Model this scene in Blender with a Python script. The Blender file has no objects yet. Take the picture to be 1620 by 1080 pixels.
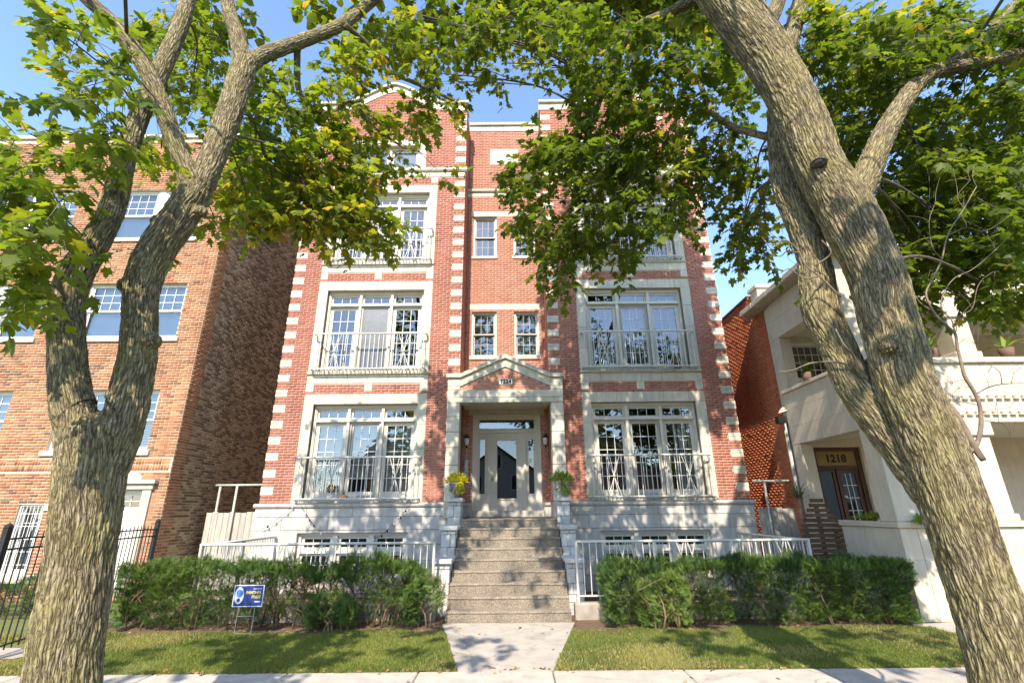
import bpy, math, random
import numpy as np
from mathutils import Vector, Matrix
random.seed(7); RNG = np.random.default_rng(11)
R = math.radians
SC = bpy.context.scene
# ------------------------------------------------------------------ camera
FPX, TILT, ROLL, EYE = 765.0, R(19.2), R(0.5), 1.77
cam = bpy.data.cameras.new('camera'); CAM = bpy.data.objects.new('camera', cam)
SC.collection.objects.link(CAM); SC.camera = CAM
cam.sensor_width = 36; cam.lens = 36*FPX/1620; cam.clip_end = 3000; cam.clip_start = .05
CAM.matrix_world = Matrix.Translation((0, 0, EYE)) @ Matrix.Rotation(R(90)+TILT, 4, 'X') @ Matrix.Rotation(-ROLL, 4, 'Z')
# ------------------------------------------------------------------ world, sun, exposure
SUN_EL, SUN_AZ = 44.0, 8.0        # the sun stands behind the camera, a little to the left
w = bpy.data.worlds.new('World'); SC.world = w; w.use_nodes = True
wn = w.node_tree.nodes; wl = w.node_tree.links
sky = wn.new('ShaderNodeTexSky'); sky.sky_type = 'NISHITA'; sky.sun_disc = False
sky.sun_elevation = R(SUN_EL); sky.sun_rotation = R(180+SUN_AZ)
sky.air_density = 1.0; sky.dust_density = .35; sky.ozone_density = 2.6
bgn = wn['Background']; bgn.inputs['Strength'].default_value = .15
wl.new(sky.outputs[0], bgn.inputs['Color'])
sd = bpy.data.lights.new('sun', 'SUN'); sd.energy = 3.0; sd.angle = R(.53); sd.color = (1, .90, .76)
so = bpy.data.objects.new('sun', sd); SC.collection.objects.link(so)
sdir = Vector((-math.sin(R(SUN_AZ))*math.cos(R(SUN_EL)), -math.cos(R(SUN_AZ))*math.cos(R(SUN_EL)), math.sin(R(SUN_EL))))
so.rotation_euler = sdir.to_track_quat('Z', 'Y').to_euler(); so.location = (-6, -30, 30)
vs = SC.view_settings; vs.view_transform = 'Standard'; vs.look = 'None'; vs.gamma = 1; vs.exposure = 1.6
vs.use_curve_mapping = False
SC.render.engine = 'CYCLES'
SC.cycles.use_denoising = True; SC.cycles.max_bounces = 8; SC.cycles.transparent_max_bounces = 12
SC.cycles.diffuse_bounces = 4; SC.cycles.glossy_bounces = 3; SC.cycles.transmission_bounces = 4
SC.cycles.sample_clamp_indirect = 6
SC.cycles.caustics_reflective = False; SC.cycles.caustics_refractive = False

# ------------------------------------------------------------------ pixel -> point on a plane of known distance
def ray(u, v):
    x = (u-810)/FPX; y = (540-v)/FPX; c, s = math.cos(ROLL), math.sin(ROLL)
    x, y = c*x+s*y, -s*x+c*y
    return x, math.cos(TILT)-math.sin(TILT)*y, math.sin(TILT)+math.cos(TILT)*y
def P(u, v, Y):
    a, b, c = ray(u, v); k = Y/b
    return np.array([a*k, Y, c*k+EYE])
def PX(u, v, X):
    a, b, c = ray(u, v); k = X/a
    return np.array([X, b*k, c*k+EYE])
def pxr(wpx, u, v, Y):                       # radius of a round limb that shows wpx wide at distance Y
    a, b, c = ray(u, v); x = (u-810)/FPX
    return .5*wpx/FPX*(Y/b)/math.sqrt(1+x*x*.9)

# ------------------------------------------------------------------ materials
def newmat(name):
    m = bpy.data.materials.new(name); m.use_nodes = True
    n = m.node_tree.nodes; l = m.node_tree.links
    return m, n, l, n['Principled BSDF']
def ramp(n, stops):
    r = n.new('ShaderNodeValToRGB'); e = r.color_ramp.elements
    while len(e) < len(stops): e.new(.5)
    for i, (p, c) in enumerate(stops): e[i].position = p; e[i].color = (*c, 1)
    return r
def noise(n, l, vec, scale, det=4, rough=.6):
    t = n.new('ShaderNodeTexNoise'); t.inputs['Scale'].default_value = scale
    t.inputs['Detail'].default_value = det; t.inputs['Roughness'].default_value = rough
    l.new(vec, t.inputs['Vector']); return t
def mixc(n, l, mode, fac, a, b):
    x = n.new('ShaderNodeMix'); x.data_type = 'RGBA'; x.blend_type = mode
    for k, val in ((0, fac), (6, a), (7, b)):
        if isinstance(val, bpy.types.NodeSocket): l.new(val, x.inputs[k])
        elif k == 0: x.inputs[0].default_value = val
        else: x.inputs[k].default_value = (*val, 1)
    return x.outputs[2]
def mth(n, l, op, a, b=0.0):
    x = n.new('ShaderNodeMath'); x.operation = op
    for k, val in ((0, a), (1, b)):
        if isinstance(val, bpy.types.NodeSocket): l.new(val, x.inputs[k])
        else: x.inputs[k].default_value = val
    return x.outputs[0]
def rnd01(n, l):                              # random per object, or per piece through the attribute rnd
    oi = n.new('ShaderNodeObjectInfo'); at = n.new('ShaderNodeAttribute'); at.attribute_name = 'rnd'
    return mth(n, l, 'FRACT', mth(n, l, 'ADD', oi.outputs['Random'], at.outputs['Fac']))
def surf(name, c1, c2, scale=6, rough=.8, bump=.2, bscale=60, var=.12, stain=None, spec=.3, metal=0, stretch=None, streak=0):
    """mottled matt surface: two tones, a coarser stain, random value per piece, fine relief"""
    m, n, l, b = newmat(name)
    g = n.new('ShaderNodeNewGeometry'); pos = g.outputs['Position']
    if stretch:
        mp = n.new('ShaderNodeMapping'); mp.inputs['Scale'].default_value = stretch
        l.new(pos, mp.inputs['Vector']); pos = mp.outputs[0]
    t = noise(n, l, pos, scale, 6); col = mixc(n, l, 'MIX', t.outputs[0], c1, c2)
    rr = ramp(n, [(.35, (0, 0, 0)), (.65, (1, 1, 1))]); l.new(t.outputs[0], rr.inputs[0])
    col = mixc(n, l, 'MIX', rr.outputs[0], c1, c2)
    if stain:
        t2 = noise(n, l, pos, stain[1], 5, .65); r2 = ramp(n, [(stain[2], (0, 0, 0)), (stain[2]+.18, (1, 1, 1))])
        l.new(t2.outputs[0], r2.inputs[0]); col = mixc(n, l, 'MIX', r2.outputs[0], col, stain[0])
    if streak:
        mp = n.new('ShaderNodeMapping'); mp.inputs['Scale'].default_value = (7, 7, .55); l.new(g.outputs['Position'], mp.inputs['Vector'])
        ts = noise(n, l, mp.outputs[0], 1.6, 6, .7); rs = ramp(n, [(.42, (1, 1, 1)), (.72, (1-streak, 1-streak*1.04, 1-streak*1.12))]); l.new(ts.outputs[0], rs.inputs[0])
        col = mixc(n, l, 'MULTIPLY', 1.0, col, rs.outputs[0])
    if var:
        rv = rnd01(n, l); k = mth(n, l, 'ADD', mth(n, l, 'MULTIPLY', rv, 2*var), 1-var)
        cb = n.new('ShaderNodeCombineColor')
        for i in range(3): l.new(k, cb.inputs[i])
        col = mixc(n, l, 'MULTIPLY', 1.0, col, cb.outputs[0])
    l.new(col, b.inputs['Base Color']); b.inputs['Roughness'].default_value = rough
    b.inputs['Specular IOR Level'].default_value = spec; b.inputs['Metallic'].default_value = metal
    if bump:
        t3 = noise(n, l, pos, bscale, 5, .7); bp = n.new('ShaderNodeBump'); bp.inputs['Strength'].default_value = bump
        bp.inputs['Distance'].default_value = .01; l.new(t3.outputs[0], bp.inputs['Height']); l.new(bp.outputs[0], b.inputs['Normal'])
    return m
def brickmat(name, stops, bump=.5, dirt=(.5, .5, .5)):
    m, n, l, b = newmat(name); g = n.new('ShaderNodeNewGeometry'); pos = g.outputs['Position']
    rp = ramp(n, stops); rp.color_ramp.interpolation = 'LINEAR'; l.new(rnd01(n, l), rp.inputs[0])
    t = noise(n, l, pos, 45, 5, .7); c = mixc(n, l, 'OVERLAY', .55, rp.outputs[0], t.outputs[1])
    hs = n.new('ShaderNodeHueSaturation'); hs.inputs['Saturation'].default_value = 1.0; l.new(c, hs.inputs['Color'])
    mix = mixc(n, l, 'MIX', .35, rp.outputs[0], t.outputs[0]); c2 = mixc(n, l, 'MULTIPLY', .22, rp.outputs[0], t.outputs[0])
    t4 = noise(n, l, pos, .9, 5, .6); r4 = ramp(n, [(.28, (.86, .855, .85)), (.7, (1.10, 1.09, 1.08))]); l.new(t4.outputs[0], r4.inputs[0])
    mp = n.new('ShaderNodeMapping'); mp.inputs['Scale'].default_value = (5, 5, .35); l.new(pos, mp.inputs['Vector'])
    ts = noise(n, l, mp.outputs[0], 1.3, 6, .7); rs = ramp(n, [(.40, (1.03, 1.03, 1.03)), (.74, (.76, .755, .75))]); l.new(ts.outputs[0], rs.inputs[0])
    c3 = mixc(n, l, 'MULTIPLY', 1.0, mixc(n, l, 'MULTIPLY', 1.0, c2, r4.outputs[0]), rs.outputs[0])
    l.new(c3, b.inputs['Base Color']); b.inputs['Roughness'].default_value = .85; b.inputs['Specular IOR Level'].default_value = .2
    t3 = noise(n, l, pos, 110, 4, .7); bp = n.new('ShaderNodeBump'); bp.inputs['Strength'].default_value = bump
    bp.inputs['Distance'].default_value = .006; l.new(t3.outputs[0], bp.inputs['Height']); l.new(bp.outputs[0], b.inputs['Normal'])
    return m
def glassmat(name, tint=(.75, .8, .82), refl=.16, rough=.0):
    m, n, l, b = newmat(name); n.remove(b); out = n['Material Output']
    tr = n.new('ShaderNodeBsdfTransparent'); tr.inputs[0].default_value = (*tint, 1)
    gl = n.new('ShaderNodeBsdfGlossy'); gl.inputs['Roughness'].default_value = rough; gl.inputs['Color'].default_value = (.95, .97, 1, 1)
    fr = n.new('ShaderNodeFresnel'); fr.inputs['IOR'].default_value = 1.5
    f = mth(n, l, 'MINIMUM', mth(n, l, 'ADD', mth(n, l, 'MULTIPLY', fr.outputs[0], 1.4), refl), 1.0)
    mx = n.new('ShaderNodeMixShader'); l.new(f, mx.inputs[0]); l.new(tr.outputs[0], mx.inputs[1]); l.new(gl.outputs[0], mx.inputs[2])
    l.new(mx.outputs[0], out.inputs['Surface']); return m
def leafmat(name, stops, trans=.45, rough=.5, spec=.25, tsat=1.0):
    m, n, l, b = newmat(name); out = n['Material Output']
    rp = ramp(n, stops); l.new(rnd01(n, l), rp.inputs[0])
    l.new(rp.outputs[0], b.inputs['Base Color']); b.inputs['Roughness'].default_value = rough; b.inputs['Specular IOR Level'].default_value = spec
    tl = n.new('ShaderNodeBsdfTranslucent'); tc = mixc(n, l, 'MULTIPLY', 1.0, rp.outputs[0], (2.0*tsat, 1.95*tsat, .7*tsat)); l.new(tc, tl.inputs[0])
    mx = n.new('ShaderNodeMixShader'); mx.inputs[0].default_value = trans
    l.new(b.outputs[0], mx.inputs[1]); l.new(tl.outputs[0], mx.inputs[2]); l.new(mx.outputs[0], out.inputs['Surface']); return m

M = {}
M['brick_red'] = brickmat('brick_red', [(0, (.43, .165, .115)), (.3, (.48, .195, .135)), (.6, (.45, .175, .12)), (.88, (.52, .23, .165)), (.96, (.43, .17, .125)), (1, (.35, .14, .105))])
M['brick_orange_lit'] = brickmat('brick_orange_lit', [(0, (.52, .23, .155)), (.5, (.56, .255, .175)), (1, (.60, .29, .20))])  # orange tone, with the middle wall's more direct light put into the colour
M['brick_tan'] = brickmat('brick_tan', [(0, (.18, .11, .075)), (.12, (.44, .19, .085)), (.35, (.52, .26, .125)), (.55, (.42, .15, .075)), (.75, (.54, .30, .16)), (.9, (.32, .17, .10)), (1, (.47, .24, .125))])
M['brick_common'] = brickmat('brick_common', [(0, (.21, .12, .072)), (.3, (.28, .165, .10)), (.45, (.42, .265, .16)), (.8, (.52, .35, .215)), (1, (.56, .39, .24))], .8)
M['brick_deep'] = brickmat('brick_deep', [(0, (.48, .14, .06)), (.4, (.58, .185, .08)), (.8, (.53, .16, .07)), (1, (.60, .23, .12))], .8)
M['mortar_pink'] = surf('mortar_pink', (.53, .42, .34), (.46, .36, .29), 8, .9, .3, 150, 0)
M['mortar_tan'] = surf('mortar_tan', (.66, .55, .42), (.56, .46, .34), 8, .9, .4, 120, 0)
M['mortar_dark'] = surf('mortar_dark', (.68, .53, .36), (.58, .45, .30), 6, .95, .5, 90, 0)
M['mortar_red'] = surf('mortar_red', (.55, .25, .14), (.46, .19, .10), 6, .95, .5, 90, 0)
M['stone'] = surf('limestone', (.60, .55, .44), (.53, .485, .385), 5, .85, .2, 90, .09, ((.42, .39, .33), 1.6, .58), streak=.22)
M['stone_base'] = surf('base_stone', (.54, .51, .46), (.47, .445, .40), 4, .85, .25, 70, .08, ((.37, .35, .32), 1.2, .56), streak=.25)
M['stone_split'] = surf('split_stone', (.56, .54, .50), (.45, .43, .40), 7, .9, .7, 28, .1, ((.38, .36, .34), 2.5, .58))
M['joint'] = surf('joint_mortar', (.30, .28, .25), (.25, .23, .2), 9, .95, .2, 90, 0)
M['trim'] = surf('tan_trim_paint', (.60, .565, .48), (.57, .535, .45), 3, .5, .05, 60, .03)
M['trim_dark'] = surf('dark_tan_trim', (.42, .39, .32), (.38, .35, .29), 3, .5, .05, 60, .03)  # darker tan for inner sashes, screen frames and coping tiles
M['white'] = surf('white_paint', (.78, .77, .73), (.73, .72, .68), 3, .45, .05, 60, .02)
M['rail'] = surf('white_rail_paint', (.62, .595, .53), (.55, .525, .46), 9, .45, .1, 80, .03, ((.45, .40, .34), 14, .68))
M['glass'] = glassmat('window_glass', (.72, .78, .80), .10)
M['glass_dark'] = glassmat('door_glass', (.45, .5, .52), .05)
M['screen'] = glassmat('insect_screen', (.52, .52, .52), .05, .5)
M['blind'] = surf('blind_slat', (.74, .72, .66), (.70, .68, .62), 3, .6, 0, 60, .02)
M['drape'] = surf('vertical_blind', (.34, .33, .33), (.28, .27, .28), 3, .8, 0, 60, .2)
M['curtain'] = surf('sheer_curtain', (.70, .71, .72), (.60, .62, .65), 3, .9, 0, 60, .1)
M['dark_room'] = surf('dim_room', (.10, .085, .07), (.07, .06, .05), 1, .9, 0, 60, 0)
M['concrete'] = surf('concrete', (.46, .415, .35), (.37, .33, .28), 4, .9, .35, 120, .10, ((.27, .24, .20), 1.7, .54))
def cracked(m):
    n, l = m.node_tree.nodes, m.node_tree.links; b = n['Principled BSDF']; src = b.inputs['Base Color'].links[0].from_socket; g = n.new('ShaderNodeNewGeometry')
    wn_ = noise(n, l, g.outputs['Position'], 2.5, 5); ma = n.new('ShaderNodeVectorMath'); ma.operation = 'MULTIPLY_ADD'; l.new(wn_.outputs[1], ma.inputs[0]); ma.inputs[1].default_value = (.5, .5, 0); l.new(g.outputs['Position'], ma.inputs[2])
    v = n.new('ShaderNodeTexVoronoi'); v.feature = 'DISTANCE_TO_EDGE'; v.inputs['Scale'].default_value = .42; l.new(ma.outputs[0], v.inputs['Vector'])
    r = ramp(n, [(.0, (.62, .60, .56)), (.003, (1, 1, 1))]); l.new(v.outputs['Distance'], r.inputs[0])
    sp = noise(n, l, g.outputs['Position'], 38, 3, .8); r2 = ramp(n, [(.66, (1, 1, 1)), (.74, (.55, .5, .44))]); l.new(sp.outputs[0], r2.inputs[0])
    l.new(mixc(n, l, 'MULTIPLY', 1.0, mixc(n, l, 'MULTIPLY', 1.0, src, r.outputs[0]), r2.outputs[0]), b.inputs['Base Color'])
cracked(M['concrete'])
M['old_concrete'] = surf('old_concrete', (.40, .35, .29), (.30, .26, .22), 5, .95, .5, 50, .05, ((.22, .19, .16), 2.2, .55))
def aggregate():
    m, n, l, b = newmat('exposed_aggregate'); g = n.new('ShaderNodeNewGeometry'); pos = g.outputs['Position']
    v = n.new('ShaderNodeTexVoronoi'); v.inputs['Scale'].default_value = 105; l.new(pos, v.inputs['Vector'])
    sp = n.new('ShaderNodeSeparateColor'); l.new(v.outputs['Color'], sp.inputs[0])
    rp = ramp(n, [(0, (.13, .105, .078)), (.35, (.215, .178, .135)), (.7, (.285, .24, .185)), (1, (.40, .35, .28))]); l.new(sp.outputs[0], rp.inputs[0])
    t = noise(n, l, pos, 2.2, 5); r2 = ramp(n, [(.32, (.62, .61, .60)), (.5, (1, .98, .95)), (.72, (1.22, 1.18, 1.10))]); l.new(t.outputs[0], r2.inputs[0])
    l.new(mixc(n, l, 'MULTIPLY', 1.0, rp.outputs[0], r2.outputs[0]), b.inputs['Base Color']); b.inputs['Roughness'].default_value = .85
    bp = n.new('ShaderNodeBump'); bp.inputs['Strength'].default_value = .9; bp.inputs['Distance'].default_value = .008; bp.invert = True
    l.new(v.outputs['Distance'], bp.inputs['Height']); l.new(bp.outputs[0], b.inputs['Normal']); return m
M['aggregate'] = aggregate()
M['soil'] = surf('mulch_soil', (.10, .065, .04), (.16, .105, .065), 14, .95, .9, 45, 0, ((.22, .15, .09), 22, .6))
M['lawn_soil'] = surf('lawn_soil', (.10, .125, .035), (.15, .155, .05), 5, .95, .6, 60, 0, ((.24, .20, .10), 1.6, .62))
M['asphalt'] = surf('asphalt', (.055, .055, .056), (.045, .045, .046), 8, .9, .4, 90, 0)
M['black_iron'] = surf('black_iron', (.018, .018, .02), (.03, .028, .028), 12, .5, .1, 70, 0)
M['galv'] = surf('galvanised_wire', (.42, .43, .44), (.36, .37, .38), 9, .45, 0, 60, 0, metal=.7)
M['pipe_green'] = surf('weathered_pipe', (.42, .43, .38), (.34, .35, .30), 9, .6, .1, 60, .05)
M['plank'] = surf('grey_fence_wood', (.47, .44, .385), (.34, .315, .27), 5, .9, .5, 60, .14, ((.24, .23, .17), 3, .62), stretch=(6, 6, .6))
M['pallet'] = surf('brown_slat_wood', (.085, .05, .03), (.14, .085, .05), 7, .8, .4, 70, .22, stretch=(1, 3, 6))
M['cream'] = surf('cream_stone', (.62, .53, .41), (.55, .47, .36), 3, .85, .12, 80, .04, ((.43, .38, .31), .9, .58), streak=.13)
M['cornice'] = surf('cornice_stone', (.52, .45, .36), (.42, .36, .29), 6, .9, .3, 60, .06)
M['wood_red'] = surf('stained_door_wood', (.075, .032, .019), (.11, .046, .026), 4, .45, .15, 60, .05, stretch=(8, 8, .8))
M['gold'] = surf('painted_gold_panel', (.30, .20, .065), (.26, .175, .055), 3, .5, .05, 60, 0)
M['ink'] = surf('black_paint', (.012, .012, .012), (.015, .015, .015), 3, .5, 0, 60, 0)
M['sign_blue'] = surf('sign_blue', (.025, .045, .20), (.03, .05, .22), 2, .45, 0, 60, 0)
M['sign_white'] = surf('sign_white', (.66, .70, .76), (.62, .66, .72), 2, .45, 0, 60, 0)
M['sign_mid'] = surf('sign_mid_blue', (.06, .17, .46), (.10, .25, .58), 20, .45, 0, 60, 0)
M['sign_gold'] = surf('sign_gold', (.78, .62, .12), (.76, .6, .1), 2, .45, 0, 60, 0)
M['urn_dark'] = surf('dark_urn', (.10, .10, .105), (.21, .21, .22), 16, .65, .5, 40, 0)
M['urn_grey'] = surf('grey_urn', (.36, .345, .32), (.27, .26, .245), 16, .8, .5, 40, 0)
M['brass'] = surf('brass', (.55, .38, .12), (.5, .34, .1), 5, .3, 0, 60, 0, metal=1)
M['bronze'] = surf('dark_bronze', (.06, .05, .04), (.09, .075, .06), 12, .45, .1, 60, 0, metal=.6)
M['bulb'] = surf('clear_bulb', (.7, .7, .66), (.66, .66, .62), 3, .15, 0, 60, 0, spec=.6)
M['orange'] = surf('orange_pumpkin', (.75, .28, .03), (.65, .22, .02), 8, .5, 0, 60, 0)
M['fernpot'] = surf('terracotta', (.17, .10, .07), (.13, .08, .055), 8, .8, 0, 60, 0)
GRN = [(0, (.055, .088, .015)), (.35, (.092, .136, .019)), (.65, (.132, .175, .023)), (.86, (.195, .212, .027)), (.95, (.28, .245, .03)), (1, (.28, .17, .035))]
M['leaf_left'] = leafmat('maple_leaf', GRN, .54)
M['leaf_right'] = leafmat('maple_leaf_dark', [(0, (.054, .084, .014)), (.4, (.092, .132, .018)), (.7, (.132, .170, .022)), (.9, (.19, .208, .025)), (.97, (.26, .23, .03)), (1, (.26, .16, .03))], .52)
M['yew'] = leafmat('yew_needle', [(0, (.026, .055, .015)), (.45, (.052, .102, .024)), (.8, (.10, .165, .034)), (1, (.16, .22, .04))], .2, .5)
M['yew_light'] = leafmat('yew_light', [(0, (.05, .10, .026)), (.5, (.10, .165, .036)), (1, (.19, .25, .055))], .22, .5)
M['grass'] = leafmat('grass_blade', [(0, (.095, .13, .026)), (.35, (.16, .195, .042)), (.6, (.23, .245, .06)), (.82, (.31, .28, .095)), (1, (.41, .33, .16))], .35, .6)
M['plant_yellow'] = leafmat('yellow_foliage', [(0, (.26, .28, .02)), (.5, (.48, .45, .02)), (1, (.58, .42, .02))], .35)
M['plant_green'] = leafmat('green_foliage', [(0, (.07, .15, .02)), (.6, (.14, .24, .03)), (1, (.32, .34, .04))], .35)
M['palm'] = leafmat('palm_leaf', [(0, (.05, .07, .03)), (1, (.13, .15, .07))], .2)
M['twig'] = surf('twig_bark', (.10, .08, .06), (.15, .12, .09), 9, .9, 0, 60, .15)
M['deadwood'] = surf('dead_branch_bark', (.24, .18, .125), (.16, .12, .085), 14, .95, .5, 120, .1)
M['yew_stem'] = surf('yew_stem_bark', (.15, .095, .06), (.22, .145, .095), 12, .9, .3, 80, .15)
M['litter'] = leafmat('fallen_leaf', [(0, (.16, .09, .04)), (.5, (.28, .16, .07)), (1, (.38, .24, .10))], .1)
def barkmat():
    m, n, l, b = newmat('maple_bark'); g = n.new('ShaderNodeNewGeometry'); pos = g.outputs['Position']
    at = n.new('ShaderNodeAttribute'); at.attribute_name = 'bark_h'; bc = n.new('ShaderNodeAttribute'); bc.attribute_name = 'bark_co'
    wn_ = noise(n, l, bc.outputs['Vector'], 9, 3); ma = n.new('ShaderNodeVectorMath'); ma.operation = 'MULTIPLY_ADD'
    l.new(wn_.outputs[1], ma.inputs[0]); ma.inputs[1].default_value = (.085, .085, .085); l.new(bc.outputs['Vector'], ma.inputs[2])
    mp = n.new('ShaderNodeMapping'); mp.inputs['Scale'].default_value = (1, 1, .26); l.new(ma.outputs[0], mp.inputs['Vector'])
    vo = n.new('ShaderNodeTexVoronoi'); vo.feature = 'DISTANCE_TO_EDGE'; vo.inputs['Scale'].default_value = 52; l.new(mp.outputs[0], vo.inputs['Vector'])
    fr = ramp(n, [(0, (0, 0, 0)), (.10, (.55, .55, .55)), (.3, (1, 1, 1))]); l.new(vo.outputs['Distance'], fr.inputs[0])
    hh = mth(n, l, 'MULTIPLY', mth(n, l, 'ADD', mth(n, l, 'MULTIPLY', at.outputs['Fac'], .85), .15), mth(n, l, 'ADD', mth(n, l, 'MULTIPLY', fr.outputs[0], .6), .4))
    rp = ramp(n, [(0, (.042, .032, .019)), (.22, (.112, .087, .053)), (.45, (.25, .203, .128)), (.8, (.40, .335, .225))]); l.new(hh, rp.inputs[0])
    t = noise(n, l, pos, 3.2, 5, .65); r2 = ramp(n, [(.38, (0, 0, 0)), (.60, (1, 1, 1))]); l.new(t.outputs[0], r2.inputs[0])
    lich = mth(n, l, 'MULTIPLY', r2.outputs[0], mth(n, l, 'MULTIPLY', hh, .7))
    c = mixc(n, l, 'MIX', lich, rp.outputs[0], (.30, .265, .075))
    t5 = noise(n, l, pos, 30, 4, .7); r5 = ramp(n, [(.3, (.7, .7, .7)), (.7, (1.25, 1.22, 1.18))]); l.new(t5.outputs[0], r5.inputs[0])
    l.new(mixc(n, l, 'MULTIPLY', 1.0, c, r5.outputs[0]), b.inputs['Base Color']); b.inputs['Roughness'].default_value = .92
    b.inputs['Specular IOR Level'].default_value = .15
    t3 = noise(n, l, bc.outputs['Vector'], 95, 5, .7); hb = mth(n, l, 'ADD', mth(n, l, 'MULTIPLY', fr.outputs[0], 1.0), mth(n, l, 'MULTIPLY', t3.outputs[0], .6))
    bp = n.new('ShaderNodeBump'); bp.inputs['Strength'].default_value = 1.0
    bp.inputs['Distance'].default_value = .009; l.new(hb, bp.inputs['Height']); l.new(bp.outputs[0], b.inputs['Normal']); return m
M['bark'] = barkmat()

# ------------------------------------------------------------------ objects
WL = {}                                        # world location of every object (nothing is rotated above the pieces)
def wloc(o): return WL[o.name] if o is not None else Vector((0, 0, 0))
def link(o, parent, loc):
    SC.collection.objects.link(o); loc = Vector(loc)
    if parent is not None: o.parent = parent
    o.location = loc - wloc(parent); WL[o.name] = loc; return o
def tag(o, label, cat, group=None, kind=None):
    if label: o['label'] = label
    if cat: o['category'] = cat
    if group: o['group'] = group
    if kind: o['kind'] = kind
    return o
def thing(name, loc, label, cat, group=None):
    return tag(link(bpy.data.objects.new(name, None), None, loc), label, cat, group)
def mesh_obj(name, me, mat, parent, loc=(0, 0, 0), kind=None):
    o = bpy.data.objects.new(name, me)
    if mat is not None and len(me.materials) == 0: me.materials.append(M[mat])
    if kind: o['kind'] = kind
    return link(o, parent, loc)
def np_mesh(name, V, F, attrs=None, smooth=False):
    """V (n,3); F list of (m,k) index arrays; attrs name -> per-vertex float or vector"""
    me = bpy.data.meshes.new(name); V = np.asarray(V, np.float32)
    me.vertices.add(len(V)); me.vertices.foreach_set('co', V.ravel())
    F = [np.asarray(f, np.int32) for f in F if len(f)]
    nl = sum(f.size for f in F); me.loops.add(nl); me.loops.foreach_set('vertex_index', np.concatenate([f.ravel() for f in F]))
    tot = np.concatenate([np.full(len(f), f.shape[1], np.int32) for f in F]); st = np.concatenate([[0], np.cumsum(tot)[:-1]]).astype(np.int32)
    me.polygons.add(len(tot)); me.polygons.foreach_set('loop_start', st); me.polygons.foreach_set('loop_total', tot)
    if smooth: me.polygons.foreach_set('use_smooth', np.ones(len(tot), bool))
    me.update(calc_edges=True)
    for k, a in (attrs or {}).items():
        a = np.asarray(a, np.float32)
        at = me.attributes.new(k, 'FLOAT_VECTOR' if a.ndim == 2 else 'FLOAT', 'POINT')
        at.data.foreach_set('vector' if a.ndim == 2 else 'value', a.ravel())
    return me
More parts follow.
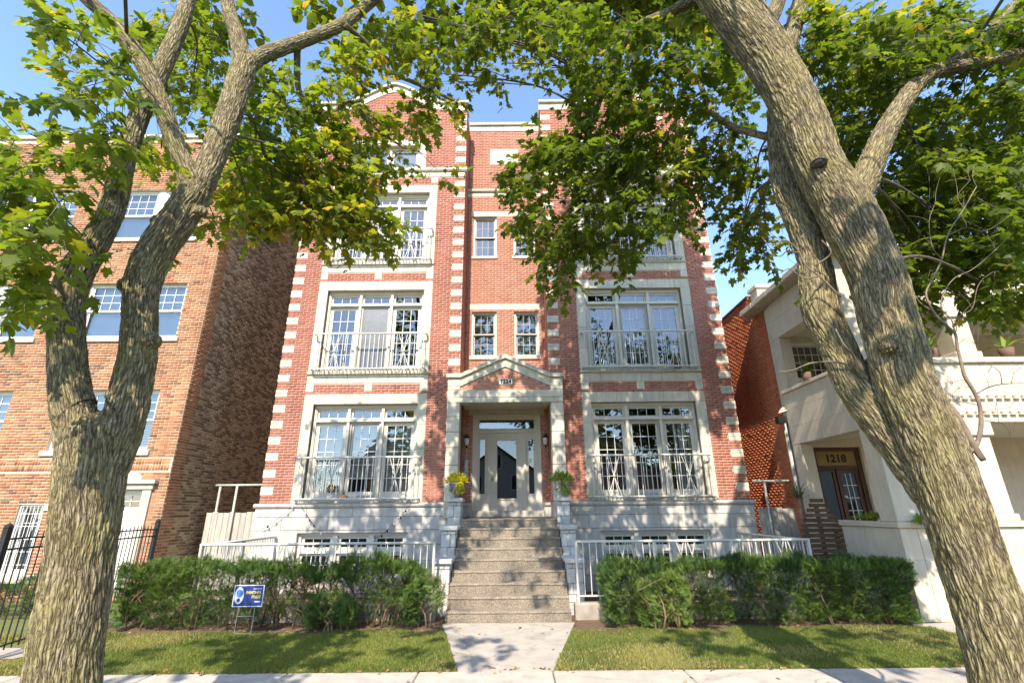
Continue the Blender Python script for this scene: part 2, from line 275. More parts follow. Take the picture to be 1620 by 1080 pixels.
class MB:
    """collects simple solids in world coordinates; build() makes ONE mesh object of them"""
    def __init__(s): s.v = []; s.f = []
    def add(s, v, f):
        n = len(s.v); s.v += [tuple(map(float, p)) for p in v]; s.f += [tuple(i+n for i in q) for q in f]; return s
    def box(s, x0, x1, y0, y1, z0, z1):
        return s.add([(x0,y0,z0),(x1,y0,z0),(x1,y1,z0),(x0,y1,z0),(x0,y0,z1),(x1,y0,z1),(x1,y1,z1),(x0,y1,z1)],
                     [(3,2,1,0),(4,5,6,7),(0,1,5,4),(1,2,6,5),(2,3,7,6),(3,0,4,7)])
    def cbox(s, x0, x1, y0, y1, z0, z1, c=.006):           # box with chamfered edges
        lo = (x0,y0,z0); hi = (x1,y1,z1); c = min(c, .45*min(x1-x0, y1-y0, z1-z0)); V = []; ix = {}
        for a in range(3):
            for sx in (0,1):
                for sy in (0,1):
                    for sz in (0,1):
                        sg = (sx,sy,sz); p = []
                        for k in range(3):
                            e = hi[k] if sg[k] else lo[k]
                            p.append(e if k == a else e + (-c if sg[k] else c))
                        ix[(a,)+sg] = len(V); V.append(p)
        F = []
        for a in range(3):
            b, d = (a+1) % 3, (a+2) % 3
            for t in (0,1):
                q = []
                for (i, j) in ((0,0),(1,0),(1,1),(0,1)):
                    sg = [0,0,0]; sg[a] = t; sg[b] = i; sg[d] = j; q.append(ix[(a,)+tuple(sg)])
                F.append(tuple(q) if t else tuple(q[::-1]))
            for i in (0,1):
                for j in (0,1):                                  # chamfer along axis a between faces b and d
                    q = []
                    for (ax, t) in ((b,0),(b,1),(d,1),(d,0)):
                        sg = [0,0,0]; sg[a] = t; sg[b] = i; sg[d] = j; q.append(ix[(ax,)+tuple(sg)])
                    F.append(tuple(q) if i == j else tuple(q[::-1]))
        for sx in (0,1):
            for sy in (0,1):
                for sz in (0,1):
                    q = tuple(ix[(a,sx,sy,sz)] for a in range(3)); F.append(q if (sx+sy+sz) % 2 else q[::-1])
        return s.add(V, F)
    def prism(s, pts, y0, y1):                              # polygon in x,z (counter-clockwise seen from -y), from y0 to y1
        n = len(pts); V = [(x,y0,z) for x, z in pts]+[(x,y1,z) for x, z in pts]
        F = [tuple(range(n)), tuple(range(2*n-1, n-1, -1))]+[((i+1) % n, i, i+n, (i+1) % n+n) for i in range(n)]
        return s.add(V, F)
    def prismx(s, pts, x0, x1):                             # polygon in y,z swept along x
        n = len(pts); V = [(x0,y,z) for y, z in pts]+[(x1,y,z) for y, z in pts]
        F = [tuple(range(n-1, -1, -1)), tuple(range(n, 2*n))]+[(i, (i+1) % n, (i+1) % n+n, i+n) for i in range(n)]
        return s.add(V, F)
    def tube(s, pts, rad, n=8, cap=True):
        pts = [Vector(p) for p in pts]; rad = rad if hasattr(rad, '__len__') else [rad]*len(pts)
        V = []; F = []; prev = None
        for i, p in enumerate(pts):
            t = (pts[min(i+1, len(pts)-1)]-pts[max(i-1, 0)]).normalized()
            a = prev if prev is not None else (Vector((0,0,1)) if abs(t.z) < .9 else Vector((1,0,0)))
            a = (a-t*a.dot(t)); a = a.normalized() if a.length > 1e-6 else t.orthogonal().normalized(); prev = a; b = t.cross(a)
            for k in range(n):
                g = 2*math.pi*k/n; V.append(p+(a*math.cos(g)+b*math.sin(g))*rad[i])
        for i in range(len(pts)-1):
            for k in range(n): F.append((i*n+k, i*n+(k+1) % n, (i+1)*n+(k+1) % n, (i+1)*n+k))
        if cap: F.append(tuple(range(n-1, -1, -1))); F.append(tuple(range((len(pts)-1)*n, len(pts)*n)))
        return s.add(V, F)
    def lathe(s, prof, c, n=16):                            # profile (r, z) round a vertical axis at c
        V = [(c[0]+r*math.cos(2*math.pi*k/n), c[1]+r*math.sin(2*math.pi*k/n), c[2]+z) for r, z in prof for k in range(n)]
        F = [(i*n+k, i*n+(k+1) % n, (i+1)*n+(k+1) % n, (i+1)*n+k) for i in range(len(prof)-1) for k in range(n)]
        F.append(tuple(range(n-1, -1, -1))); F.append(tuple(range((len(prof)-1)*n, len(prof)*n)))
        return s.add(V, F)
    def build(s, name, mat, parent=None, smooth=False, kind=None):
        a = np.array(s.v); lo, hi = a.min(0), a.max(0); c = (lo+hi)/2
        if parent is None: c[2] = lo[2]
        me = bpy.data.meshes.new(name); me.from_pydata((a-c).tolist(), [], s.f)
        if smooth:
            me.polygons.foreach_set('use_smooth', [True]*len(me.polygons))
        return mesh_obj(name, me, mat, parent, c, kind)
_cache = {}
def shared(key, maker):
    if key not in _cache: _cache[key] = maker()
    return _cache[key]
def stone(parent, name, x0, x1, y0, y1, z0, z1, mat='stone', c=.006):   # alike stones share their mesh
    dx, dy, dz = (round(v, 3) for v in (x1-x0, y1-y0, z1-z0))
    def mk():
        b = MB().cbox(-dx/2, dx/2, -dy/2, dy/2, -dz/2, dz/2, c); me = bpy.data.meshes.new(name); me.from_pydata(b.v, [], b.f); return me
    return mesh_obj(name, shared(('st', dx, dy, dz, mat, c), mk), mat, parent, ((x0+x1)/2, (y0+y1)/2, (z0+z1)/2))

# ------------------------------------------------------------------ brickwork
CR, BL, JT = .0677, .203, .010                 # course height, brick length with joint, joint
def brick_rows(u0, u1, z0, z1, blocks, cr=CR, bl=BL, span=None, header=0):
    out = []; k = 0; z = z0
    while z+cr*.6 < z1:
        zc = z+cr/2; iv = [(u0, u1)] if span is None else span(zc)
        for (a, b, c, d) in blocks:
            if c < zc < d:
                nx = []
                for (p, q) in iv:
                    if b <= p or a >= q: nx.append((p, q)); continue
                    if a > p: nx.append((p, a))
                    if b < q: nx.append((b, q))
                iv = nx
        L = bl if not (header and k % header == header-1) else bl*.5
        off = (L/2 if k % 2 else 0)
        for (p, q) in iv:
            x = math.floor((p-u0-off)/L)*L+u0+off
            while x < q-1e-4:
                a, b = max(x, p), min(x+L, q)
                if b-a > .03: out.append((a+JT/2, b-JT/2, z+JT/2, z+cr-JT/2))
                x += L
        z += cr; k += 1
    return out
def lay_bricks(rects, O, U, N, depth=.011, rough=.0):
    """bricks as arrays of corner points: front face and four sides each"""
    r = np.array(rects); n = len(r); O, U, N = (np.array(q, float) for q in (O, U, N)); Z = np.array((0, 0, 1.))
    d = depth+RNG.uniform(-.002-rough, .002+rough, n); c = .0025
    def pt(u, z, h): return O+u[:, None]*U+z[:, None]*Z+h[:, None]*N
    a, b, z0, z1 = r.T; ze = np.zeros(n)-.004
    V = np.stack([pt(a, z0, ze), pt(b, z0, ze), pt(b, z1, ze), pt(a, z1, ze), pt(a+c, z0+c, d), pt(b-c, z0+c, d), pt(b-c, z1-c, d), pt(a+c, z1-c, d)], 1)
    return V
BF = np.array([[4,5,6,7],[0,1,5,4],[1,2,6,5],[2,3,7,6],[3,0,4,7]])
def brickwork(parent, fields, mat, limit=300, name='brick'):
    """fields: list of corner arrays (n,8,3). The bricks that show largest become parts, the rest one mesh."""
    V = np.concatenate(fields); ctr = V.mean(1); eye = np.array((0, 0, EYE))
    dist = np.linalg.norm(ctr-eye, axis=1)
    ln = np.linalg.norm(V[:, 1]-V[:, 0], axis=1); d = ctr-eye
    fw = np.array((0, math.cos(TILT), math.sin(TILT))); up = np.array((0, -math.sin(TILT), math.cos(TILT)))
    dz = d@fw; uu = 810+FPX*d[:, 0]/dz; vv = 540-FPX*(d@up)/dz
    vis = (uu > 0) & (uu < 1620) & (vv > 0) & (vv < 1080)
    sc = np.where(vis, ln/dist, 0); order = np.argsort(-sc); big = order[:limit]; rest = order[limit:]
    flip = np.dot(np.cross(V[0, 5]-V[0, 4], V[0, 7]-V[0, 4]), V[0, 4]-V[0, 0]) < 0
    bf = BF[:, ::-1] if flip else BF
    for i in big:
        q = V[i]-ctr[i]; key = ('br', mat, round(ln[i], 2), tuple(np.round(q[1]-q[0], 2)))
        def mk():
            me = bpy.data.meshes.new(name); me.from_pydata(q.tolist(), [], bf.tolist()); return me
        mesh_obj(name, shared(key, mk), mat, parent, ctr[i])
    n = len(rest); vv = V[rest].reshape(-1, 3); c = vv.mean(0)
    F = (bf[None]+8*np.arange(n)[:, None, None]).reshape(-1, 4)
    me = np_mesh('brick_field', vv-c, [F], {'rnd': np.repeat(RNG.random(n), 8)})
    mesh_obj('brick_field', me, mat, parent, c, 'stuff')
def holed(mb, x0, x1, z0, z1, holes, y0, y1):            # wall slab with rectangular openings, as boxes
    xs = sorted({x0, x1, *[min(max(h[i], x0), x1) for h in holes for i in (0, 1)]})
    zs = sorted({z0, z1, *[min(max(h[i], z0), z1) for h in holes for i in (2, 3)]})
    for a, b in zip(xs, xs[1:]):
        run = None
        for c, d in zip(zs, zs[1:]):
            inside = any(h[0]-1e-6 <= a and b <= h[1]+1e-6 and h[2]-1e-6 <= c and d <= h[3]+1e-6 for h in holes)
            if inside:
                if run: mb.box(a, b, y0, y1, run[0], run[1]); run = None
            else: run = (run[0], d) if run else (c, d)
        if run: mb.box(a, b, y0, y1, run[0], run[1])
    return mb

# ================================================================== THE SETTING: ground, paths, pavement, road
def slab(name, x0, x1, y0, y1, z0, z1, mat, parent=None, c=.012):
    o = MB().cbox(x0, x1, y0, y1, z0, z1, c).build(name, mat, parent); return o
g = MB().add([(-900,-900,-.12),(900,-900,-.12),(900,900,-.12),(-900,900,-.12)], [(0,1,2,3)]).build('ground', 'lawn_soil'); tag(g, None, None, None, 'structure')
def sheet(name, pts, z, mat, nx=None):
    o = MB().add([(x, y, z) for x, y in pts], [tuple(range(len(pts)))]).build(name, mat); tag(o, None, None, None, 'structure'); return o
sheet('front_lawn_ground', [(-60, 6.58), (60, 6.58), (60, 30), (-60, 30)], -.004, 'lawn_soil')
sheet('parkway_ground', [(-60, 1.6), (60, 1.6), (60, 5.0), (-60, 5.0)], -.012, 'lawn_soil')
sheet('planting_bed', [(-6.9, 8.42), (-1.18, 8.42), (-1.18, 12.4), (-6.9, 12.4)], 0, 'soil')
sheet('planting_bed', [(.95, 8.30), (6.45, 8.30), (6.45, 12.4), (.95, 12.4)], 0, 'soil')
road = MB().box(-120, 120, -9, 1.4, -.2, -.10).build('road', 'asphalt'); tag(road, None, None, None, 'structure')
kerb = MB().cbox(-60, 60, 1.4, 1.58, -.2, .0, .02).build('kerb', 'concrete'); tag(kerb, None, None, None, 'structure')
pav = tag(link(bpy.data.objects.new('pavement', None), None, (0, 5.8, -.05)), None, None, None, 'structure')
x = -19.6
for i in range(28):                                        # pavement slabs
    wd = 1.52 + (.0 if i % 2 else .04)
    slab('paving_slab', x+.006, x+wd-.006, 5.02, 6.57, -.10, .004+.004*random.random(), 'concrete', pav); x += wd
gr = MB().box(-20, 24, 5.03, 6.56, -.1, -.012).build('slab_joint', 'soil', pav)
walk = MB().prism([(0,0)], 0, 1) if False else None
wk = MB(); wk.add([(-.66, 6.585, .006), (.45, 6.585, .006), (1.0, 9.11, .006), (-1.2, 9.11, .006), (-.66, 6.585, -.08), (.45, 6.585, -.08), (1.0, 9.11, -.08), (-1.2, 9.11, -.08)],
       [(0,1,2,3), (4,5,1,0), (5,6,2,1), (7,4,0,3)])
tag(wk.build('front_path', 'concrete'), None, None, None, 'structure')
sp = MB(); sp.add([(6.62, 6.9, .006), (7.5, 6.9, .006), (7.5, 8.95, .006), (6.3, 8.75, .006), (6.5, 8.0, .006)], [(0,1,2,3,4)])
tag(sp.build('side_path', 'concrete'), None, None, None, 'structure')
lp = MB(); lp.add([(-11.5, 7.25, .006), (-6.5, 7.25, .006), (-6.3, 7.75, .006), (-11.5, 8.05, .006)], [(0,1,2,3)])
tag(lp.build('neighbour_path', 'concrete'), None, None, None, 'structure')

# ================================================================== THE APARTMENT BUILDING, number 1224
CX = -.21; D = 12.4; DC = 13.4                 # centre line, plane of the two bays, plane of the wall between them
XB0, XB1 = -6.19, -1.40                        # left bay; the right one mirrors it
def mx(a, b, right): return (a, b) if not right else (2*CX-b, 2*CX-a)
B = thing('apartment_building', (CX, D, 0), 'four storey red brick apartment building with limestone quoins and white balcony railings', 'building')
ZB = 1.958                                     # top of the stone base
FL = 3.25
def gable_top(x):                              # parapet line of a bay, x measured from the bay's middle
    t = abs(x); 
    if t > 1.62: return 14.20
    s = 1-t/1.62; return 14.20+.80*(s*s*(3-2*s)*.55+s*.45)
front = []; center = []
for right in (False, True):
    x0, x1 = mx(XB0, XB1, right); mid = (x0+x1)/2
    s0, s1 = mx(-5.43, -2.23, right); o0, o1 = mx(-5.17, -2.46, right)
    holes = [(o0, o1, 2.03+FL*k, 4.40+FL*k) for k in range(3)]+[(mid-.93, mid+.93, 11.80, 12.66), (o0+.02, o1-.06, .25, 1.29)]
    wall = MB(); holed(wall, x0, x1, -.1, 14.1, holes, D, D+.26)
    pts = [(x0, 14.1)]+[(x1, 14.1)]+[(mid+q, gable_top(q)) for q in np.linspace((x1-mid), -(x1-mid), 41)]
    wall.prism(pts, D, D+.26)
    inner = x1-.26 if not right else x0; outer = x0 if not right else x1-.26
    wall.box(inner, inner+.26, D+.26, DC+.26, -.1, 14.1); wall.box(outer, outer+.26, D+.26, 24, -.1, 14.1)
    wall.build('wall', 'mortar_pink', B)
    bl = []
    for k in range(3):
        zo = FL*k
        bl += [(s0, s1, 4.40+zo, 4.67+zo), (s0, o0, 1.9+zo, 4.4+zo), (o1, s1, 1.9+zo, 4.4+zo), (o0, o1, 1.9+zo, 4.4+zo), (s0, s1, 4.95+zo, 5.28+zo)]
        if k < 3:
            for q in (s0, mid-.1, s1-.2): bl.append((q, q+.2, 4.74+zo, 4.96+zo))
    bl += [(x0, x1, 11.46, 11.80), (mid-1.16, mid+1.16, 11.8, 12.88)]
    # corner quoins
    qz = [ZB+.203+.4064*i for i in range(24)]; qz = [z for z in qz if z < 11.3]+[11.80+.203+.4064*i for i in range(6)]
    for z in qz:
        for (qa, qb) in ((x0, x0+.30), (x1-.30, x1)):
            bl.append((qa, qb, z, z+.203))
            def mk():
                b = MB().cbox(-.155, .155, -.03, .045, -.1005, -.004, .005).cbox(-.155, .155, -.03, .045, .004, .1005, .005).box(-.145, .145, -.02, .045, -.006, .006)
                me = bpy.data.meshes.new('quoin_stone'); me.from_pydata(b.v, [], b.f); return me
            sh = .005 if qa == x0 else -.005
            mesh_obj('quoin_stone', shared('quoin', mk), 'stone', B, ((qa+qb)/2-sh, D+.008, z+.1015))
    span = lambda zc, mid=mid, x0=x0, x1=x1: [(x0, x1)] if zc < 14.1 else ([(mid-hw, mid+hw)] if (hw := max([t for t in np.linspace(0, x1-mid, 60) if gable_top(t) > zc+.03] or [0])) > .1 else [])
    front.append(lay_bricks(brick_rows(x0, x1, ZB, 15.0, bl, span=span), (0, D, 0), (1, 0, 0), (0, -1, 0)))
    # inner return of the bay towards the entrance recess, and the outer side
    xr = x1 if not right else x0; nx = 1 if not right else -1
    front.append(lay_bricks(brick_rows(D+.01, DC, ZB, 14.05, []), (xr, 0, 0), (0, 1, 0), (nx, 0, 0)))
    # window surrounds: head, jambs, belt, sill
    for k in range(3):
        zo = FL*k; yf, yb = D-.016, D+.2
        hx = np.linspace(s0, s1, 6)
        hx = np.array([s0, s0+.42, s0+1.07, s0+1.67, s0+2.3, s0+2.82, s1]) if not right else np.array([s0, s0+.38, s0+.9, s0+1.53, s0+2.13, s0+2.78, s1])
        for a, b in zip(hx, hx[1:]): stone(B, 'head_stone', a+.002, b-.002, yf, yb, 4.402+zo, 4.67+zo)
        jz = [ZB+.012, 2.63, 3.24, 3.86, 4.40] if k == 0 else [2.03, 2.63, 3.24, 3.86, 4.40]
        for (ja, jb) in ((s0, o0), (o1, s1)):
            for a, b in zip(jz, jz[1:]): stone(B, 'jamb_stone', ja, jb, yf, yb, a+zo+.002, b+zo-.002)
        if k == 0: stone(B, 'sill_stone', o0, o1, D-.02, D+.2, ZB+.012, 2.03)
        z5 = 11.46-FL*2 if k == 2 else 4.955
        if k < 2:
            for q in np.linspace(s0, s1, 7)[:-1]: stone(B, 'belt_stone', q+.002, q+(s1-s0)/6-.002, D-.014, D+.1, 4.957+zo, 5.185+zo)
            stone(B, 'sill_stone', s0-.01, s1+.01, D-.055, D+.2, 5.19+zo, 5.272+zo, c=.012)
        zt = 4.957 if k < 2 else 4.955
        for q in (s0, mid-.1, s1-.2): stone(B, 'accent_stone', q, q+.2, D-.014, D+.1, 4.742+zo, zt+zo-.004)
    for q in np.linspace(x0, x1, 9)[:-1]:
        stone(B, 'belt_stone', q+.002, q+(x1-x0)/8-.002, D-.02, D+.1, 11.462, 11.638)
    MB().prismx([(D+.05, 11.64), (D+.05, 11.80), (D-.05, 11.80), (D-.085, 11.775), (D-.085, 11.68), (D-.05, 11.64)][::-1], x0-.06, x1+.06).build('sill_course', 'stone', B)
    a0, a1 = mid-1.16, mid+1.16
    for q in np.linspace(a0, a1, 5)[:-1]: stone(B, 'head_stone', q+.002, q+(a1-a0)/4-.002, D-.016, D+.2, 12.662, 12.88)
    stone(B, 'jamb_stone', a0, mid-.93, D-.016, D+.2, 11.802, 12.66); stone(B, 'jamb_stone', mid+.93, a1, D-.016, D+.2, 11.802, 12.66)
    # parapet coping following the gable, in lengths
    qs = np.linspace(x0-mid-.05, x1-mid+.05, 13)
    for a, b in zip(qs, qs[1:]):
        sub = np.linspace(a+.002, b-.002, 5)
        MB().prism([(mid+q, gable_top(q)-.16) for q in sub]+[(mid+q, gable_top(q)+.10) for q in sub[::-1]], D-.03, D+.3).build('coping_stone', 'stone', B)
        MB().prism([(mid+q, gable_top(q)+.104) for q in sub]+[(mid+q, gable_top(q)+.19) for q in sub[::-1]], D-.10, D+.34).build('coping_cap', 'stone', B)
    for q in (-1.55, 1.35): stone(B, 'accent_stone', mid+q, mid+q+.2, D-.014, D+.1, 13.6, 13.8)
    # stone base below the brick
    bx0, bx1 = (x0-.05, x1-.15) if not right else (x0+.15, x1+.05)
    MB().prismx([(D+.1, 1.862), (D+.1, ZB+.005), (D-.06, ZB+.005), (D-.1, ZB-.02), (D-.1, 1.90), (D-.075, 1.862)][::-1], bx0-.04, bx1+.03).build('water_table', 'stone_base', B)
    wx0, wx1 = o0+.02, o1-.06
    for (za, zb, offs) in ((1.652, 1.858, 0), (1.352, 1.645, .55), (1.02, 1.345, .2), (.68, 1.013, .75), (.34, .673, .3), (-.08, .333, .6)):
        q = bx0-1.0+offs
        while q < bx1:
            a, b = max(q, bx0), min(q+1.12, bx1); segs = [(a, b)]
            if za < 1.29:
                segs = [(p, r) for (p, r) in ((a, min(b, wx0)), (max(a, wx1), b)) if r-p > .02]
            for (p, r) in segs:
                if r-p > .02: stone(B, 'base_stone', p+.002, r-.002, D-.05, D+.12, za, (min(zb, 1.292) if False else zb), 'stone_base', .008)
            q += 1.12
    MB().box(wx0-.005, wx1+.005, D-.045, D+.12, 1.294, 1.346).build('window_head', 'stone_base', B)
# wall between the bays
cx0, cx1 = XB1, 2*CX-XB1
CH = [(-1.20, -.455, 5.98, 7.39), (.065, .80, 5.98, 7.39), (-1.20, -.455, 9.25, 10.69), (.065, .80, 9.25, 10.69), (-1.10, .76, 1.6, 4.29)]
wm = MB(); holed(wm, cx0, cx1, -.1, 14.1, CH, DC, DC+.26); wm.build('wall', 'mortar_pink', B)
cb = [(cx0, cx1, 11.44, 11.73), (-.68, .26, 12.71, 13.35), (cx0+.12, cx1-.12, 7.44, 7.64), (cx0+.12, cx1-.12, 10.69, 10.88), (cx0, cx1, 1.0, 1.958), (-1.22, .87, 4.29, 4.53)]+[(a-.0, b+.0, c-.1, d) for a, b, c, d in CH]
center.append(lay_bricks(brick_rows(cx0, cx1, ZB, 14.1, cb), (0, DC, 0), (1, 0, 0), (0, -1, 0)))
for (a, b, c, d) in ((cx0, cx1, 11.442, 11.60), ):
    for q in np.linspace(a, b, 4)[:-1]: stone(B, 'belt_stone', q+.002, q+(b-a)/3-.002, DC-.02, DC+.1, c, d)
MB().prismx([(DC+.05, 11.602), (DC+.05, 11.73), (DC-.05, 11.73), (DC-.085, 11.71), (DC-.085, 11.63), (DC-.05, 11.602)][::-1], cx0, cx1).build('sill_course', 'stone', B)
stone(B, 'panel_stone', -.68, .26, DC-.02, DC+.1, 12.71, 13.35)
for zz, nn in ((7.442, 4), (10.692, 4)):
    for q in np.linspace(cx0+.12, cx1-.12, nn+1)[:-1]: stone(B, 'lintel_stone', q+.002, q+(cx1-cx0-.24)/nn-.002, DC-.018, DC+.2, zz, zz+.196)
for q in np.linspace(cx0, cx1, 5)[:-1]:
    stone(B, 'coping_stone', q+.002, q+(cx1-cx0)/4-.002, DC-.03, DC+.3, 14.1, 14.33); stone(B, 'coping_cap', q+.002, q+(cx1-cx0)/4-.002, DC-.09, DC+.34, 14.334, 14.44)
brickwork(B, front, 'brick_red', 240)
# roof, back and floors close the volume
sh = MB(); sh.box(XB0, cx1+4.79, DC+.4, 24, 13.3, 13.5); sh.box(XB0+.27, cx1+4.5, 23.8, 24, 0, 13.3); sh.build('roof', 'old_concrete', B)
fl = MB()
for z in (1.72, 5.0, 8.25, 11.5): fl.box(XB0+.27, cx1+4.5, DC+.27, 23.7, z-.2, z); fl.box(XB0+.27, XB1-.27, D+.27, DC+.27, z-.2, z); fl.box(cx1+.27, cx1+4.5, D+.27, DC+.27, z-.2, z)
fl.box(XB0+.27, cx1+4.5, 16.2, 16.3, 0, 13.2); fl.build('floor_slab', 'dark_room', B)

# ---- windows
def pane(parent, x0, x1, z0, z1, y, mat='glass', tilt=.004):
    dx, dz = round(x1-x0, 3), round(z1-z0, 3)
    def mk():
        me = bpy.data.meshes.new('pane'); me.from_pydata([(-dx/2, 0, -dz/2), (dx/2, 0, -dz/2), (dx/2, 0, dz/2), (-dx/2, 0, dz/2)], [], [(0, 1, 2, 3)]); return me
    o = mesh_obj('pane', shared(('pane', dx, dz, mat), mk), mat, parent, ((x0+x1)/2, y, (z0+z1)/2))
    o.rotation_euler = (random.uniform(-tilt, tilt), 0, random.uniform(-tilt, tilt)); return o
def framebox(mb, x0, x1, z0, z1, y0, y1, wd, wb=None, wt=None):
    wb = wd if wb is None else wb; wt = wd if wt is None else wt
    mb.box(x0, x0+wd, y0, y1, z0, z1); mb.box(x1-wd, x1, y0, y1, z0, z1)
    mb.box(x0+wd, x1-wd, y0+.001, y1, z0, z0+wb); mb.box(x0+wd, x1-wd, y0+.001, y1, z1-wt, z1)
def sash(part, x0, x1, z0, z1, y, cols, rows, wd, mat='trim', gmat='glass', wb=None, mun=.013, split=None):
    m = MB(); wb = wd if wb is None else wb; framebox(m, x0, x1, z0, z1, y, y+.045, wd, wb); m.build('sash', mat, part)
    gx0, gx1, gz0, gz1 = x0+wd, x1-wd, z0+wb, z1-wd
    xs = np.linspace(gx0, gx1, cols+1); zs = np.linspace(gz0, gz1, rows+1)
    if cols*rows > 1:
        m = MB()
        for q in xs[1:-1]:
            m.box(q-mun/2, q+mun/2, y+.010, y+.034, gz0, gz1)
            if rows == 1: m.build('muntin', 'white' if mat != 'trim_dark' else mat, part); m = MB()
        for q in zs[1:-1]: m.box(gx0, gx1, y+.011, y+.033, q-mun/2, q+mun/2)
        if rows > 1: m.build('muntin', 'white' if mat != 'trim_dark' else mat, part)
    for i in range(cols):
        for j in range(rows): pane(part, xs[i], xs[i+1], zs[j], zs[j+1], y+.022, gmat)
def blind(part, x0, x1, z0, z1, y, pitch=.05):
    m = MB(); z = z0
    while z < z1:
        m.add([(x0, y, z), (x1, y, z), (x1, y+.024, z+pitch*.8), (x0, y+.024, z+pitch*.8)], [(0, 1, 2, 3)]); z += pitch
    m.box(x0, x1, y-.01, y+.04, z1, z1+.05); m.build('blind', 'blind', part)
def drapes(part, x0, x1, z0, z1, y, mat='drape', pitch=.09):
    m = MB(); q = x0
    while q < x1: m.add([(q, y, z0), (q+pitch*.85, y+.04, z0), (q+pitch*.85, y+.04, z1), (q, y, z1)], [(0, 1, 2, 3)]); q += pitch
    m.build('curtain', mat, part)
def triple(right, k):
    o0, o1 = mx(-5.17, -2.46, right); z0, z1 = 2.03+FL*k, 4.40+FL*k; y = D+.13
    m = MB(); framebox(m, o0, o1, z0, z1, y, y+.13, .07, .06, .09)
    n = MB(); framebox(n, o0+.01, o1-.01, z0, z1-.01, y-.025, y-.001, .035, .03, .045)
    wx = (o1-o0-.14-.14)/3; rz = z1-.44
    cols = [(o0+.07+i*(wx+.07), o0+.07+i*(wx+.07)+wx) for i in range(3)]
    for i in (0, 1): m.box(cols[i][1], cols[i][1]+.07, y-.03, y+.13, z0+.06, z1-.09)
    m.box(o0+.07, o1-.07, y-.045, y+.13, rz, rz+.075)
    W = m.build('window', 'trim', B); n.build('brick_mould', 'trim', W)
    for i, (a, b) in enumerate(cols):
        sash(W, a, b, rz+.075, z1-.09, y+.05, 3, 1, .055, wb=.04)
        dark = (i == 1 and not right) or (right and i == 2 and k == 0)
        sash(W, a, b, z0+.06, rz, y+.05, 3, 5, .10, wb=.14, gmat='glass')
        if (i == 1): 
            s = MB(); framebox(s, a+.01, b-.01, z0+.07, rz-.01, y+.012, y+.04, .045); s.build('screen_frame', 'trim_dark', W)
            if not right and k > 0: pane(W, a+.05, b-.05, z0+.1, rz-.05, y+.03, 'screen')
        if not right and k == 0: blind(W, a+.03, b-.03, z0+.18 if i != 1 else z0+.5, rz-.08, y+.14)
        if not right and k in (1, 2) and i == 1: drapes(W, a, b, z0+.05, rz, y+.16)
        if right and k == 0 and i == 2: drapes(W, a+.3, b, z0+.05, rz, y+.16, 'curtain', .12)
        if right and k == 1 and i == 1: drapes(W, a+.05, b, z0+.05, rz, y+.2)
    if right and k == 0:
        for a, b in cols[:2]: blind(W, a+.03, b-.03, rz-.13, rz-.05, y+.15, .03)
for right in (False, True):
    for k in range(3): triple(right, k)
    x0, x1 = mx(XB0, XB1, right); mid = (x0+x1)/2
    m = MB(); framebox(m, mid-.93, mid+.93, 11.80, 12.66, D+.13, D+.26, .06); m.box(mid-.05, mid+.05, D+.11, D+.26, 11.86, 12.6); W = m.build('window', 'trim', B)
    for a, b in ((mid-.87, mid-.05), (mid+.05, mid+.87)):
        sash(W, a, b, 11.86, 12.60, D+.18, 1, 1, .06); drapes(W, a, b, 11.9, 12.6, D+.28, 'curtain', .16)
    # basement windows behind the railing
    o0, o1 = mx(-5.17, -2.46, right); a0, a1 = o0+.02, o1-.06
    m = MB(); framebox(m, a0, a1, .25, 1.294, D+.05, D+.22, .07); wx = (a1-a0-.14-.24)/3
    cs = [(a0+.07+i*(wx+.12), a0+.07+i*(wx+.12)+wx) for i in range(3)]
    for i in (0, 1): m.box(cs[i][1], cs[i][1]+.12, D+.03, D+.22, .32, 1.224)
    m.box(a0+.07, a1-.07, D+.04, D+.22, .84, .90); W = m.build('window', 'trim', B)
    for a, b in cs:
        sash(W, a, b, .90, 1.224, D+.10, 3, 1, .07); sash(W, a, b, .32, .84, D+.10, 3, 2, .06)
for (a, b, c, d), up in zip(CH[:4], (0, 0, 1, 1)):                # double hung windows of the middle wall
    m = MB(); framebox(m, a, b, c, d, DC+.06, DC+.2, .055); W = m.build('window', 'trim', B)
    zm = (c+d)/2
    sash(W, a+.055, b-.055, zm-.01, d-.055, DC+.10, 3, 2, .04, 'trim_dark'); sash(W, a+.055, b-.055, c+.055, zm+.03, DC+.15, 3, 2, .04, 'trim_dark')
    MB().cbox(a-.04, b+.04, DC-.05, DC+.2, c-.095, c-.002, .006).build('sill', 'stone', W)
    if a < -1: blind(W, a+.08, b-.08, c+.06, d-.1, DC+.22, .055) if not up else drapes(W, a+.08, b-.3, c, d, DC+.3, 'curtain', .2)
    elif not up: drapes(W, a+.05, b-.05, c, d, DC+.26, 'curtain', .16)
    else: blind(W, a+.08, b-.08, c+.06, d-.1, DC+.22, .05)

